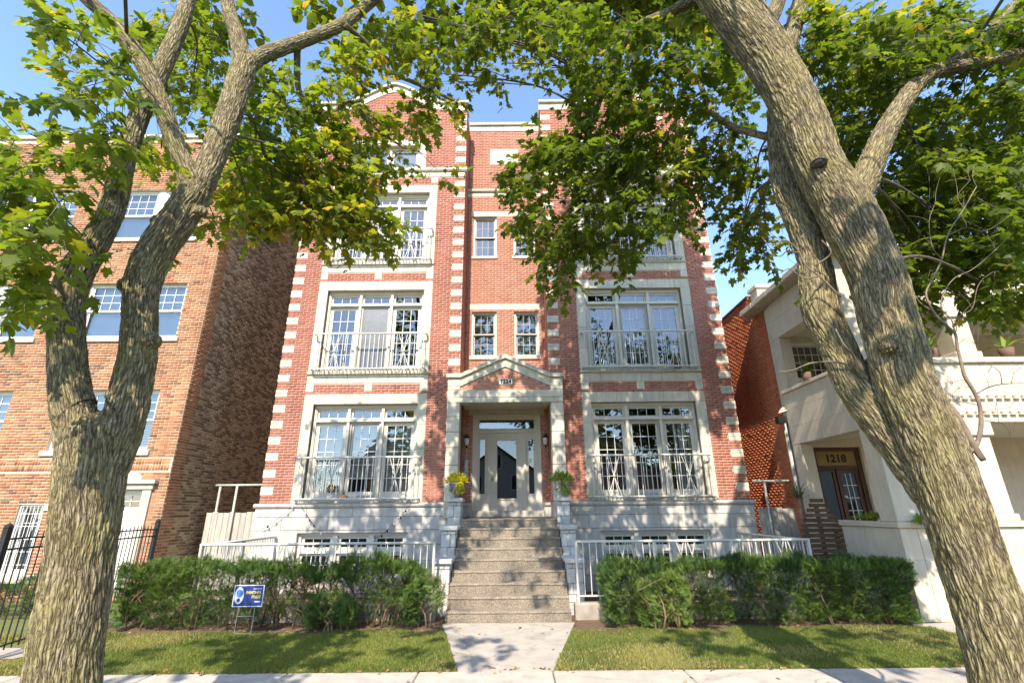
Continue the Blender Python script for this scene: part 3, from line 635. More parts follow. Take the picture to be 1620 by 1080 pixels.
# ---- juliet balconies
def balcony(right, k):
    s0, s1 = mx(-5.30, -2.30, right); zo = FL*k; zb, zt = 2.055+zo, 3.03+zo; y = D-.20; mid = (s0+s1)/2
    def loop(z, r):
        pts = [(s0, D-.016, z), (s0, y+.06, z), (s0+.015, y+.015, z), (s0+.06, y, z), (s1-.06, y, z), (s1-.015, y+.015, z), (s1, y+.06, z), (s1, D-.016, z)]
        return MB().tube(pts, r, 8)
    bl = MB(); bl.tube([(s0+.06, y, zt), (s1-.06, y, zt)], .001)
    b0 = loop(zt, .026); lo = loop(zb, .022); b0.add(lo.v, lo.f)
    Q = b0.build('balcony_railing', 'rail', B, True)
    def mkb():
        q = MB().tube([(0, 0, -(zt-zb)/2), (0, 0, (zt-zb)/2)], .0105, 6); me = bpy.data.meshes.new('baluster'); me.from_pydata(q.v, [], q.f); return me
    me = shared(('bal', round(zt-zb, 3)), mkb)
    hubs = (mid-.92, mid+.92)
    q = s0+.07
    n = 25; xs = np.linspace(s0+.06, s1-.06, n)
    for xq in xs:
        if min(abs(xq-h) for h in hubs) > .09: mesh_obj('baluster', me, 'rail', Q, (xq, y, (zb+zt)/2))
    for h in hubs:
        zc = zb+.48
        for a in (-.16, -.08, .08, .16):
            MB().tube([(h+a, y, zt), (h, y-.004, zc), (h+a, y, zb)], .009, 6).build('ray_bar', 'rail', Q)
        MB().tube([(h-.11, y, zc), (h+.11, y, zc)], .0075, 6).build('ray_bar', 'rail', Q)
        MB().lathe([(.0, -.04), (.025, -.036), (.042, 0), (.025, .036), (.0, .04)], (h, y-.004, zc), 12).build('hub', 'rail', Q, True)
    g = MB()
    for i in range(30): g.box(s0+.03+i*(s1-s0-.06)/30, s0+.045+i*(s1-s0-.06)/30, y+.02, D-.02, zb-.03, zb-.015)
    g.box(s0, s1, y+.03, y+.045, zb-.045, zb-.03); g.build('floor_grate', 'galv', Q)
for right in (False, True):
    for k in range(3): balcony(right, k)

# ---- entrance portico
PY = 12.0; pl0, pl1, pr0, pr1 = -1.645, -1.33, .965, 1.28; pc = (pl0+pr1)/2
for (a, b) in ((pl0, pl1), (pr0, pr1)):
    zs = [1.60, 1.96, 2.38, 2.80, 3.22, 3.60, 3.98, 4.33]
    for c, d in zip(zs, zs[1:]): stone(B, 'column_stone', a+(.0 if c < 4 else 0), b, PY, D-.002, c+.003, d-.003, 'stone', .012)
for a, b in zip(np.linspace(pl0, pr1, 6), np.linspace(pl0, pr1, 6)[1:]): stone(B, 'header_stone', a+.002, b-.002, PY-.005, PY+.36, 4.333, 4.463)
for a, b in zip(np.linspace(pl0, pr1, 5), np.linspace(pl0, pr1, 5)[1:]): stone(B, 'header_stone', a+.002, b-.002, PY-.012, PY+.36, 4.467, 4.650)
MB().box(pl1, pr0, PY+.36, DC, 4.42, 4.6).build('ceiling', 'trim', B)
tri = lambda zc: ([(-hw+pc, hw+pc)] if (hw := (5.26-zc-.02)/(.51/1.147)) > .1 and zc > 4.655 else [])
center.append(lay_bricks(brick_rows(pl1, pr0, 4.652, 5.30, [(-.345, .0, 4.80, 4.93)], span=lambda zc: [(max(a, pl1), min(b, pr0)) for a, b in tri(zc)]), (0, PY+.03, 0), (1, 0, 0), (0, -1, 0)))
MB().prism([(pl1, 4.65), (pr0, 4.65), (pr0, 4.76), (pc, 5.28), (pl1, 4.76)], PY+.03, PY+.36).build('pediment_wall', 'mortar_pink', B)
for sg in (-1, 1):
    e = pl1 if sg < 0 else pr0; f = pl0 if sg < 0 else pr1
    def rk(pts): return pts if sg < 0 else [(2*pc-x, z) for x, z in pts][::-1]
    for t0, t1 in ((0, .5), (.5, 1)):
        xa, xb = pl1+(pc-pl1)*t0+.001, pl1+(pc-pl1)*t1-.001; s = .515/(pc-pl1); za, zb_ = (xa-pl1)*s, (xb-pl1)*s
        MB().prism(rk([(xa, 4.755+za), (xb, 4.755+zb_), (xb, 4.968+zb_), (xa, 4.968+za)]), PY-.01, PY+.38).build('raking_stone', 'stone', B)
        MB().prism(rk([(xa, 4.972+za), (xb, 4.972+zb_), (xb, 5.075+zb_), (xa, 5.075+za)]), PY-.075, DC).build('raking_cap', 'stone', B)
    a, b = (min(e, f), max(e, f))
    stone(B, 'kneeler_stone', a, b-.001, PY-.01, D-.002, 4.654, 4.755); stone(B, 'kneeler_stone', a, b-.001, PY-.012, D-.002, 4.759, 4.968)
    stone(B, 'kneeler_cap', a-(.04 if sg < 0 else 0), b+(.04 if sg > 0 else 0), PY-.076, D-.002, 4.972, 5.074)
brickwork(B, center, 'brick_orange_lit', 60)
pk = MB().cbox(-.345, .0, PY-.002, PY+.03, 4.80, 4.93, .004).build('number_plaque', 'white', B)
def text(s, size, loc, mat, parent, rot=(R(90), 0, 0), ext=.002, sx=1.0, name='lettering', align='CENTER'):
    cu = bpy.data.curves.new(name, 'FONT'); cu.body = s; cu.size = size; cu.extrude = ext; cu.offset = size*.035; cu.align_x = align; cu.align_y = 'CENTER'
    cu.materials.append(M[mat]); o = bpy.data.objects.new(name, cu); SC.collection.objects.link(o); dg = bpy.context.evaluated_depsgraph_get(); me = bpy.data.meshes.new_from_object(o.evaluated_get(dg))
    bpy.data.objects.remove(o); o = mesh_obj(name, me, mat, parent, loc); o.rotation_euler = rot; o.scale = (sx, 1, 1); return o
text('1224', .15, (-.1725, PY-.006, 4.865), 'ink', pk, sx=.95, name='house_number')
# door wall: lintel, door frame, sidelights, transom
for a, b in ((-1.22, -.75), (-.747, -.26), (-.09, .40), (.403, .87)): stone(B, 'lintel_stone', a, b, DC-.02, DC+.2, 4.295, 4.525)
MB().prism([(-.235, 4.297), (-.115, 4.297), (-.088, 4.53), (-.262, 4.53)], DC-.035, DC+.2).build('keystone', 'stone', B)
m = MB(); yd = DC+.05
m.box(-1.10, -.98, yd, yd+.15, 1.76, 4.29); m.box(.64, .76, yd, yd+.15, 1.76, 4.29); m.box(-.98, .64, yd+.002, yd+.15, 4.20, 4.29); m.box(-.98, .64, yd-.02, yd+.15, 3.78, 3.86)
m.box(-.69, -.63, yd-.01, yd+.15, 1.76, 3.78); m.box(.29, .35, yd-.01, yd+.15, 1.76, 3.78); DF = m.build('door_frame', 'trim', B)
m = MB(); framebox(m, -.98, .64, 3.86, 4.20, yd+.04, yd+.1, .05); m.build('transom_sash', 'trim', DF); pane(DF, -.93, .59, 3.91, 4.15, yd+.07, 'glass')
for a, b in ((-.98, -.69), (.35, .64)):
    m = MB(); framebox(m, a, b, 1.76, 3.78, yd+.03, yd+.09, .075, .42, .17); m.build('sidelight', 'trim', DF); pane(DF, a+.075, b-.075, 2.18, 3.61, yd+.06, 'glass_dark')
    if a > 0: MB().box(.44, .51, yd+.052, yd+.056, 2.98, 3.10).build('notice', 'white', DF)
m = MB(); framebox(m, -.63, .29, 1.76, 3.78, yd+.04, yd+.09, .17, .27, .17); m2 = MB(); framebox(m2, -.46, .12, 2.03, 3.61, yd+.022, yd+.04, .03); m.add(m2.v, m2.f); DR = m.build('door', 'trim', B)
pane(DR, -.46, .12, 2.03, 3.61, yd+.06, 'glass_dark')
MB().lathe([(0, -.035), (.028, -.028), (.034, 0), (.028, .028), (0, .035)], (-.555, yd+.01, 2.56), 12).build('door_knob', 'brass', DR, True)
MB().tube([(-.555, yd+.03, 2.68), (-.555, yd+.015, 2.68)], .024, 12).build('deadbolt', 'brass', DR)
stone(B, 'threshold_stone', -1.14, .80, DC-.10, DC+.2, 1.60, 1.757, 'stone_base')
for a, b in ((cx0, -1.145), (.805, cx1)):
    stone(B, 'base_stone', a, b, DC-.05, DC+.1, 1.60, 1.86, 'stone_base'); stone(B, 'water_table', a, b, DC-.09, DC+.1, 1.864, 1.958, 'stone_base', .02)
m = MB()
for z in np.arange(1.97, 4.28, .0677): pass
# intercom box and conduit by the door
m = MB().box(-1.30, -1.21, DC-.07, DC-.012, 2.55, 3.05); IB = m.build('intercom_panel', 'galv', B); MB().tube([(-1.255, DC-.03, 3.05), (-1.255, DC-.03, 3.42)], .012, 8).build('conduit', 'rail', IB)

# ---- front steps, with the stone piers on either side
S = thing('entrance_stairs', (-.1, 10.2, 0), 'nine exposed aggregate concrete steps leading up to the front door', 'steps')
RI, TR, Y0 = .177, .264, 9.12
for i in range(9):
    w2 = 1.06+.045*(8-i)*0; a, b = (-1.16, .955); yb = Y0+i*TR; last = i == 8
    z1 = (i+1)*RI; m = MB(); ye = 13.38 if last else yb+TR+.30
    xs = np.linspace(a, b, 22); n = len(xs)
    prof = [(yb+.02, i*RI-.14), (yb+.012, z1-.05), (yb-.002, z1-.03), (yb+.006, z1-.008), (yb+.03, z1), (ye, z1), (ye, i*RI-.14)]
    V = []; 
    for q in xs:
        jz = random.uniform(-.004, .004); jy = random.uniform(-.006, .006)
        V += [(q, y+(jy if y < yb+.1 else 0), z+(jz if y < yb+.1 else 0)) for y, z in prof]
    k = len(prof); F = [(s*k+j, s*k+(j+1) % k, (s+1)*k+(j+1) % k, (s+1)*k+j) for s in range(n-1) for j in range(k)]
    F = [f[::-1] for f in F]; F += [tuple(range(k)), tuple(range((n-1)*k, n*k))[::-1]]
    m.add(V, F); m.build('step' if not last else 'landing', 'aggregate', S)
for side, sg in (('left', -1), ('right', 1)):
    lab = 'stepped stone block pier beside the steps, its urn holding %s' % ('bright yellow foliage' if sg < 0 else 'trailing green foliage')
    T = thing('stair_pier', ((-1.35 if sg < 0 else 1.13), 10.9, 0), lab, 'stair pier', 'stepped piers flanking the steps')
    def xx(a, b): return (.975+a, .975+b) if sg > 0 else (-1.18-b, -1.18-a)
    for (y0, y1, zt) in ((11.45, 11.98, 1.95), (10.52, 11.449, 1.385), (9.72, 10.519, .84)):
        z = -.05; row = 0
        while z < zt-.02:
            hh = min((.24, .13, .19)[row % 3], zt-z); 
            if zt-z-hh < .05: hh = zt-z
            cuts = [0, .155, .29] if row % 2 else [0, .10, .29]
            for a, b in zip(cuts, cuts[1:]):
                ys = np.linspace(y0, y1, 2 if y1-y0 < .6 else 3) if row % 2 else np.array([y0, y0+.4*(y1-y0), y1])
                for c, d in zip(ys, ys[1:]):
                    p, q = xx(a, b); j = random.uniform(-.006, .006); stone(T, 'pier_block', p+.002, q-.002, c+.002+(j if c == y0 else 0), d-.002, z+.002, z+hh-.002, 'stone_split', .012)
            z += hh; row += 1
        p, q = xx(-.035, .325); stone(T, 'cap_stone', p, q, y0-.05, y1+(.0 if y1 > 11.5 else -.055), zt+.002, zt+.085, 'stone_split', .014)
    p, q = xx(0, .29); MB().box(p+.015, q-.015, 9.75, 11.95, -.1, .8).build('core', 'joint', T)

# ================================================================== the tan brick building on the left
LY, LX = 11.5, -7.91
N1 = thing('tan_brick_building', (-12, LY, 0), 'tan and orange brick walk-up with white double hung windows and a brown side wall', 'building')
LW = [(-13.35, -12.16, 3.16, 4.62), (-10.95, -8.58, 3.16, 4.62), (-14.6, -12.14, 5.97, 7.50), (-11.1, -8.52, 5.97, 7.50), (-14.6, -12.14, 8.85, 10.4), (-11.1, -8.62, 8.85, 10.4), (-11.17, -10.58, .53, 1.98), (-9.55, -8.42, .2, 2.28)]
m = MB(); holed(m, -17, LX, -.1, 12.2, LW, LY, LY+.26); m.build('wall', 'mortar_tan', N1)
m = MB(); m.box(LX-.26, LX, LY+.26, 24, -.1, 12.2); m.box(-17, LX-.27, 23.7, 24, 0, 12.2); m.box(-17, LX-.27, LY+.27, 23.7, 12.0, 12.19); m.build('wall', 'mortar_dark', N1)
m = MB()
for z in (.2, 2.8, 5.6, 8.5): m.box(-17, LX-.27, LY+.27, 23, z-.15, z)
m.box(-17, LX-.27, LY+3.5, LY+3.6, 0, 12); m.build('floor_slab', 'dark_room', N1)
lb = [(-17, LX, 2.70, 2.99)]+[(a, b, c-.12, d) for a, b, c, d in LW]
fld = lay_bricks(brick_rows(-17, LX, .0, 12.1, lb, .0667, .2), (0, LY, 0), (1, 0, 0), (0, -1, 0), .009, .001)
# decorative band: soldier bricks over groups of flat ones
sold = []; q = -17.0; i = 0
while q < LX-.06:
    if (i // 3) % 2: sold.append((q+.004, q+.062, 2.845, 2.985))
    elif i % 3 == 0:
        sold += [(q+.004, min(q+.196, LX), z, z+.058) for z in (2.85, 2.92)]
    sold.append((q+.004, q+.062, 2.705, 2.835)); q += .067; i += 1
fs = lay_bricks(sold, (0, LY, 0), (1, 0, 0), (0, -1, 0), .009)
rt = lay_bricks(brick_rows(LY+.01, LY+.45, 0, 12.15, [], .0667, .2), (LX, 0, 0), (0, 1, 0), (1, 0, 0), .009)
brickwork(N1, [fld, fs, rt], 'brick_tan', 200)
com = lay_bricks(brick_rows(LY+.45, 18.5, .0, 12.15, [], .0667, .2), (LX, 0, 0), (0, 1, 0), (1, 0, 0), .010, .003)
brickwork(N1, [com], 'brick_common', 100)
for q in np.arange(-17, LX+.1, 1.1): stone(N1, 'coping_stone', q, min(q+1.096, LX+.04), LY-.06, LY+.36, 12.2, 12.32, 'stone')
for q in np.arange(LY+.37, 23, 1.2): stone(N1, 'coping_tile', LX-.3, LX+.04, q, q+1.195, 12.2, 12.28, 'trim_dark')
def dh(parent, a, b, c, d, y, curtain=True, rows=3, cols=4):          # white double hung pair member
    m = MB(); framebox(m, a, b, c, d, y, y+.12, .05); W = m.build('window', 'white', parent); zm = (c+d)/2
    sash(W, a+.05, b-.05, zm-.015, d-.05, y+.03, cols, rows, .045, 'white'); sash(W, a+.05, b-.05, c+.05, zm+.02, y+.07, 1, 1, .05, 'white')
    if curtain: drapes(W, a+.06, b-.06, c+.06, d-.05, y+.2, 'curtain', .14)
    else: blind(W, a+.06, b-.06, c+.06, d-.05, y+.15, .06)
    return W
for (a, b, c, d) in LW[:6]:
    mid = (a+b)/2
    if b-a > 2:
        dh(N1, a, mid-.09, c, d, LY+.08); dh(N1, mid+.09, b, c, d, LY+.08, c > 4); MB().box(mid-.089, mid+.089, LY+.06, LY+.2, c, d).build('mullion', 'white', N1)
    else: dh(N1, a, b, c, d, LY+.08)
    stone(N1, 'sill_stone', a-.09, b+.09, LY-.05, LY+.2, c-.118, c-.002, 'stone')
# low window with white grille, and the side door with its stone surround
a, b, c, d = LW[6]; W = dh(N1, a, b, c, d, LY+.1, True, 2, 2); stone(N1, 'sill_stone', a-.1, b+.25, LY-.07, LY+.2, c-.16, c-.002, 'stone'); stone(N1, 'lintel_stone', b+.005, b+.2, LY-.03, LY+.1, d-.14, d+.0, 'stone')
gm = MB(); framebox(gm, a+.02, b-.02, c+.01, d-.01, LY+.03, LY+.05, .025)
for q in np.linspace(a+.08, b-.08, 6): gm.tube([(q, LY+.04, c+.02), (q, LY+.04, d-.02)], .007, 6)
for z in np.linspace(c+.2, d-.2, 5): gm.tube([(a+.03, LY+.04, z), (b-.03, LY+.04, z)], .006, 6)
gm.build('window_grille', 'white', N1)
a, b, c, d = LW[7]
m = MB(); framebox(m, a, b, c, d, LY+.08, LY+.2, .07); DR = m.build('side_door', 'white', N1); m = MB(); m.box(a+.07, b-.07, LY+.14, LY+.18, c, d-.4)
m.build('door_leaf', 'white', DR); sash(DR, a+.07, b-.07, d-.42, d-.07, LY+.12, 4, 2, .04, 'white')
gm = MB()
for q in np.linspace(a+.1, b-.1, 13): gm.tube([(q, LY+.06, c+.05), (q, LY+.06, d-.45)], .007, 6)
gm.build('door_grille', 'white', DR)
for (p, q) in ((a-.2, a-.002), (b+.002, b+.2)): stone(N1, 'pilaster_stone', p, q, LY-.05, LY+.1, c, d, 'stone')
stone(N1, 'entablature_stone', a-.24, b+.24, LY-.08, LY+.1, d+.003, d+.12, 'stone'); stone(N1, 'entablature_cap', a-.3, b+.3, LY-.14, LY+.1, d+.124, d+.21, 'stone')
MB().prism([((a+b)/2-.5, d+.214)]+[((a+b)/2+.5*math.cos(t), d+.214+.22*math.sin(t)) for t in np.linspace(0, math.pi, 12)][:-1], LY-.06, LY+.05).build('crest_stone', 'stone', N1)

# ================================================================== the cream stone house on the right, number 1218
RX, PXL, RYW, RYF = 6.70, 6.65, 11.7, 8.95
N2 = thing('cream_stone_house', (9.5, 10, 0), 'cream stone two storey porch house with red brick side wall and number 1218', 'house')
m = MB(); m.box(RX+.012, RX+.3, RYW+.3, 24, -.1, 7.4); m.build('wall', 'mortar_red', N2)
rb = lay_bricks(brick_rows(RYW+.25, 19, 0, 7.4, [], .0667, .2), (RX+.012, 0, 0), (0, 1, 0), (-1, 0, 0), .010, .001)
brickwork(N2, [rb], 'brick_deep', 200)
for q in np.arange(RYW+.9, 23, 1.0): stone(N2, 'coping_tile', RX-.03, RX+.33, q, q+.995, 7.4, 7.47, 'wood_red')
stone(N2, 'parapet_block', RX-.05, RX+1.6, RYW+.25, RYW+.62, 7.10, 7.40, 'cream'); stone(N2, 'parapet_cap', RX-.1, RX+1.7, RYW+.2, RYW+.68, 7.404, 7.5, 'cream')
HD = [(7.12, 8.25, 1.0, 3.12), (7.05, 8.1, 4.75, 5.75), (8.7, 9.6, 4.8, 5.8), (9.2, 10.6, 1.6, 3.0)]
m = MB(); holed(m, RX+.02, 16, -.1, 7.1, HD, RYW, RYW+.25); m.build('front_wall', 'cream', N2)
MB().box(RX+.3, 16, 14.5, 14.6, 0, 7).box(RX+.3, 16, RYW+.26, 14.4, 4.0, 4.15).box(RX+.3, 16, RYW+.26, 23, 7.0, 7.1).build('floor_slab', 'dark_room', N2)
def cw(name, x0, x1, y0, y1, z0, z1, mat='cream', c=.01): return MB().cbox(x0, x1, y0, y1, z0, z1, c).build(name, mat, N2)
def ashlar(name, x0, x1, y0, y1, z0, z1, ch=.45, bl=.9, mat='cream'):
    nz = max(1, round((z1-z0)/ch)); zz = np.linspace(z0, z1, nz+1); ax = (x1-x0) > (y1-y0); a0, a1 = (x0, x1) if ax else (y0, y1)
    MB().box(x0+.006, x1-.006, y0+.006, y1-.006, z0+.004, z1-.004).build('core', 'cornice', N2)
    for r, (c, d) in enumerate(zip(zz, zz[1:])):
        q = a0-(bl*.5 if r % 2 else 0)
        while q < a1-1e-3:
            p, e = max(q, a0), min(q+bl, a1)
            if e-p > .02:
                if ax: stone(N2, name, p+.0015, e-.0015, y0, y1, c+.0015, d-.0015, mat, .005)
                else: stone(N2, name, x0, x1, p+.0015, e-.0015, c+.0015, d-.0015, mat, .005)
            q += bl
# porch: low walls, piers, beams, parapet, ceilings
ashlar('wall_stone', PXL, PXL+.3, RYF+.002, RYW-.002, -.1, 1.42); ashlar('wall_stone', PXL+.302, 16, RYF, RYF+.3, -.1, 1.42)
cw('wall_cap', PXL-.05, PXL+.35, RYF-.05, RYW-.003, 1.424, 1.52); cw('wall_cap', PXL+.352, 16, RYF-.05, RYF+.35, 1.424, 1.52)
for z0, z1 in ((1.522, 3.17), (4.472, 5.78)):
    cw('pier', PXL+.002, PXL+.42, RYF+.004, RYF+.42, z0, z1-.002); cw('pier', PXL+.002, PXL+.3, RYW-.3, RYW-.004, z0, z1-.002)
ashlar('beam_stone', PXL, PXL+.3, RYF+.31, RYW-.003, 3.17, 4.39, .41, 1.3); cw('side_sill', PXL-.04, PXL+.34, RYF+.31, RYW-.003, 4.393, 4.47)
ashlar('parapet_stone', PXL, 16, RYF, RYF+.3, 3.23, 4.36, .38, 1.2); cw('parapet_cap', PXL-.04, 16, RYF-.06, RYF+.34, 4.364, 4.47)
ashlar('fascia_stone', PXL, PXL+.3, RYF+.31, RYW-.003, 5.78, 6.72, .47, 1.2); ashlar('fascia_stone', PXL, 16, RYF, RYF+.3, 5.55, 6.72, .4, 1.2)
cw('porch_floor', PXL+.31, 16, RYF+.31, RYW-.004, .85, .98, 'concrete'); cw('porch_ceiling', PXL+.303, 16, RYF+.302, RYW-.004, 3.3, 3.5, 'trim'); cw('porch_ceiling', PXL+.303, 16, RYF+.302, RYW-.004, 5.9, 6.0, 'trim')
for q in np.arange(RYF-.35, RYW+.3, .78): cw('cornice_stone', PXL-.36, PXL+.2, q+.002, min(q+.778, RYW+.7), 6.725, 6.88, 'cornice', .02)
for q in np.arange(PXL+.202, 15.5, .78): cw('cornice_stone', q, q+.776, RYF-.36, RYF+.4, 6.725, 6.88, 'cornice', .02)
cw('porch_roof', PXL+.21, 16, RYF+.41, RYW-.002, 6.73, 6.86, 'cornice')
for (xa, z0, z1) in ((8.30, 1.522, 3.10), (10.6, 1.522, 3.10), (8.62, 4.472, 5.42), (10.4, 4.472, 5.42)):
    cw('column', xa, xa+.40, RYF-.02, RYF+.36, z0+.12, z1-.12); cw('column_base', xa-.05, xa+.45, RYF-.05, RYF+.4, z0, z0+.118); cw('capital', xa-.06, xa+.46, RYF-.07, RYF+.4, z1-.118, z1+.12)
for row, zz in enumerate((3.36, 3.66)):
    for q in np.arange(7.3, 13, .16):
        MB().prism([(q, zz), (q+.10, zz+.0), (q+.12, zz+.05), (q+.02, zz+.05)], RYF-.05, RYF-.001).build('dentil', 'cream', N2)
    cw('string_course', PXL-.01, 16, RYF-.03, RYF-.0012, zz+.052, zz+.085)
# door with gold number panel
a, b, c, d = HD[0]; y = RYW+.08
m = MB(); framebox(m, a, b, c, d, y, y+.12, .09); m.box(a+.09, b-.09, y+.02, y+.1, d-.50, d-.42); DW = m.build('door_frame', 'wood_red', N2)
pn = MB().box(a+.09, b-.09, y+.04, y+.07, d-.42, d-.09).build('number_panel', 'gold', DW); text('1218', .24, ((a+b)/2, y+.036, d-.262), 'ink', DW, sx=1.05, name='house_number')
sash(DW, a+.52, b-.09, c+.05, d-.5, y+.05, 3, 5, .09, 'wood_red', 'glass_dark'); sash(DW, a+.09, a+.5, c+.05, d-.5, y+.07, 1, 1, .06, 'wood_red', 'glass_dark')
MB().lathe([(0, -.03), (.03, -.02), (.03, .02), (0, .03)], (a+.60, y+.02, c+1.0), 10).build('door_knob', 'white', DW, True)
for (a, b, c, d) in HD[1:]:
    m = MB(); framebox(m, a, b, c, d, RYW+.06, RYW+.18, .06); W = m.build('window', 'white', N2); sash(W, a+.06, b-.06, c+.06, d-.06, RYW+.1, 5, 4, .04, 'trim', mun=.014)
hd = HD[2]; MB().prism([(hd[0]-.12, hd[3]+.02), (hd[1]+.12, hd[3]+.02)]+[((hd[0]+hd[1])/2+(.57)*math.cos(t), hd[3]+.06+.2*math.sin(t)) for t in np.linspace(0, math.pi, 9)], RYW-.12, RYW-.002).build('window_hood', 'cream', N2)
MB().tube([(RX-.04, RYW+.16, 0), (RX-.04, RYW+.16, 3.75)], .045, 10).build('downspout', 'pipe_green', N2, True)
FLD = MB().box(PXL-.22, PXL-.04, RYW-.02, RYW+.14, 3.70, 3.86).build('floodlight', 'ink', N2); MB().add([(PXL-.20, RYW-.03, 3.93), (PXL+.02, RYW-.08, 4.0), (PXL+.02, RYW+.1, 4.14), (PXL-.1, RYW+.1, 4.02)], [(0, 1, 2, 3)]).build('lamp_shield', 'cream', FLD)

# ================================================================== railings, gates, iron fence
def vrail(name, label, p0, p1, z0, z1, group, vees):
    """white metal railing: top and bottom rail, posts, thin balusters, some of them slanted in pairs"""
    T = thing(name, ((p0[0]+p1[0])/2, (p0[1]+p1[1])/2, 0), label, 'railing', group); p0 = np.array(p0); p1 = np.array(p1); L = np.linalg.norm(p1-p0); dr = (p1-p0)/L
    at = lambda t, z: (*(p0+dr*t), z)
    MB().tube([at(-.02, z1), at(L+.02, z1)], .024, 10).build('top_rail', 'rail', T, True); MB().tube([at(0, z0+.10), at(L, z0+.10)], .016, 8).build('bottom_rail', 'rail', T, True)
    for t in np.linspace(0, L, max(2, int(L/1.25)+1)): MB().tube([at(t, z0-.02), at(t, z1-.01)], .024, 8).build('post', 'rail', T)
    def mk():
        q = MB().tube([(0, 0, -(z1-z0-.1)/2), (0, 0, (z1-z0-.1)/2)], .009, 6); me = bpy.data.meshes.new('baluster'); me.from_pydata(q.v, [], q.f); return me
    me = shared(('vr', round(z1-z0, 3)), mk); n = int(L/.118)
    for i in range(1, n):
        t = i*L/n
        if any(abs(t-v*L) < .20 for v in vees): continue
        mesh_obj('baluster', me, 'rail', T, at(t, (z0+z1+.1)/2))
    for v in vees:
        for a, b in ((-.17, -.03), (.17, .03), (-.03, -.17), (.03, .17), (0, 0)):
            t = v*L; MB().tube([at(t+a, z1), at(t+b, (z0+z1)/2)], .009, 6).tube([at(t+b, (z0+z1)/2), at(t+a, z0+.1)], .009, 6).build('slanted_bar', 'rail', T)
for (x0, x1, sgn, nm) in ((-5.62, -1.43, -1, 'left'), (1.12, 5.30, 1, 'right')):
    cu = MB().cbox(x0-.08, x1+.08, 9.3, 9.52, -.1, .25, .015).cbox((x0-.08 if sgn < 0 else x1-.1), (x0+.1 if sgn < 0 else x1+.08), 9.521, 12.3, -.1, .25, .015)
    tag(cu.build('retaining_curb', 'old_concrete'), 'low concrete curb under the white railing behind the %s' % ('hedge with the yard sign' if sgn < 0 else 'hedge by the cream house'), 'curb', 'curbs under the white railings')
    vrail('metal_railing', 'white metal railing along the front behind the hedge %s' % ('with the blue yard sign' if sgn < 0 else 'towards the cream stone house'), (x0, 9.41), (x1, 9.41), .25, 1.225, 'white railings in front of the building', (.36, .52) if sgn < 0 else (.22, .47, .9))
    xe = x0 if sgn < 0 else x1
    vrail('metal_railing', 'short white metal railing running back from the corner to the %s gate' % ('pale grey' if sgn < 0 else 'weathered blue grey'), (xe, 9.47), (xe-.0, 12.28), .25, 1.215, 'white railings in front of the building', (.35,))
def gate(xs, y, zt, label, pipe, group='plank gates of the side passages'):
    T = thing('wooden_gate', ((xs[0]+xs[-1])/2, y, 0), label, 'gate', group)
    for a, b in zip(xs, xs[1:]):
        t = zt+random.uniform(-.02, .015); o = MB().cbox(a+.003, b-.003, y, y+.025, .05, t, .004).build('plank', 'plank', T)
    for z in (.4, 1.4): MB().cbox(xs[0], xs[-1], y+.027, y+.06, z, z+.09, .004).build('cross_rail', 'plank', T)
    for (p, q) in pipe: MB().tube([p, q], .028, 10).build('pipe_frame', 'pipe_green', T, True)
gate(list(np.linspace(-7.62, -6.2, 11)), 12.72, 1.78, 'pale weathered plank gate between the tan building and the red brick building', [((-6.95, 12.68, 0), (-6.95, 12.68, 2.42)), ((-7.5, 12.9, 0), (-7.5, 12.9, 2.42)), ((-7.5, 12.7, 2.42), (-6.18, 12.7, 2.42))])
gate(list(np.linspace(5.83, 6.83, 8)), 12.2, 1.77, 'grey weathered plank gate between the red brick building and the cream house', [((6.05, 12.15, 0), (6.05, 12.15, 2.35)), ((6.78, 12.15, 0), (6.78, 12.15, 2.35)), ((5.78, 12.15, 2.38), (6.80, 12.15, 2.38))])
T = thing('iron_fence', (-7.2, 8.8, 0), 'black iron picket fence running back beside the tan brick building', 'fence')
f0, f1 = np.array((-6.75, 6.9)), np.array((-7.42, 10.75)); Lf = np.linalg.norm(f1-f0); fd = (f1-f0)/Lf
fa = lambda t, z: (*(f0+fd*t), z)
for z in (1.33, 1.46, .12): MB().tube([fa(0, z), fa(Lf, z)], .012, 6).build('rail', 'black_iron', T)
def mk():
    q = MB().tube([(0, 0, -.76), (0, 0, .68), (0, 0, .75)], [.0095, .0095, .001], 6); me = bpy.data.meshes.new('picket'); me.from_pydata(q.v, [], q.f); return me
pme = mk()
for i in range(int(Lf/.125)): mesh_obj('picket', pme, 'black_iron', T, fa(.06+i*.125, .82))
for t in (0, 1.95, Lf): MB().box(fa(t, 0)[0]-.035, fa(t, 0)[0]+.035, fa(t, 0)[1]-.035, fa(t, 0)[1]+.035, 0, 1.6).lathe([(.05, 1.6), (.05, 1.63), (.0, 1.67)], fa(t, 0), 8).build('post', 'black_iron', T)

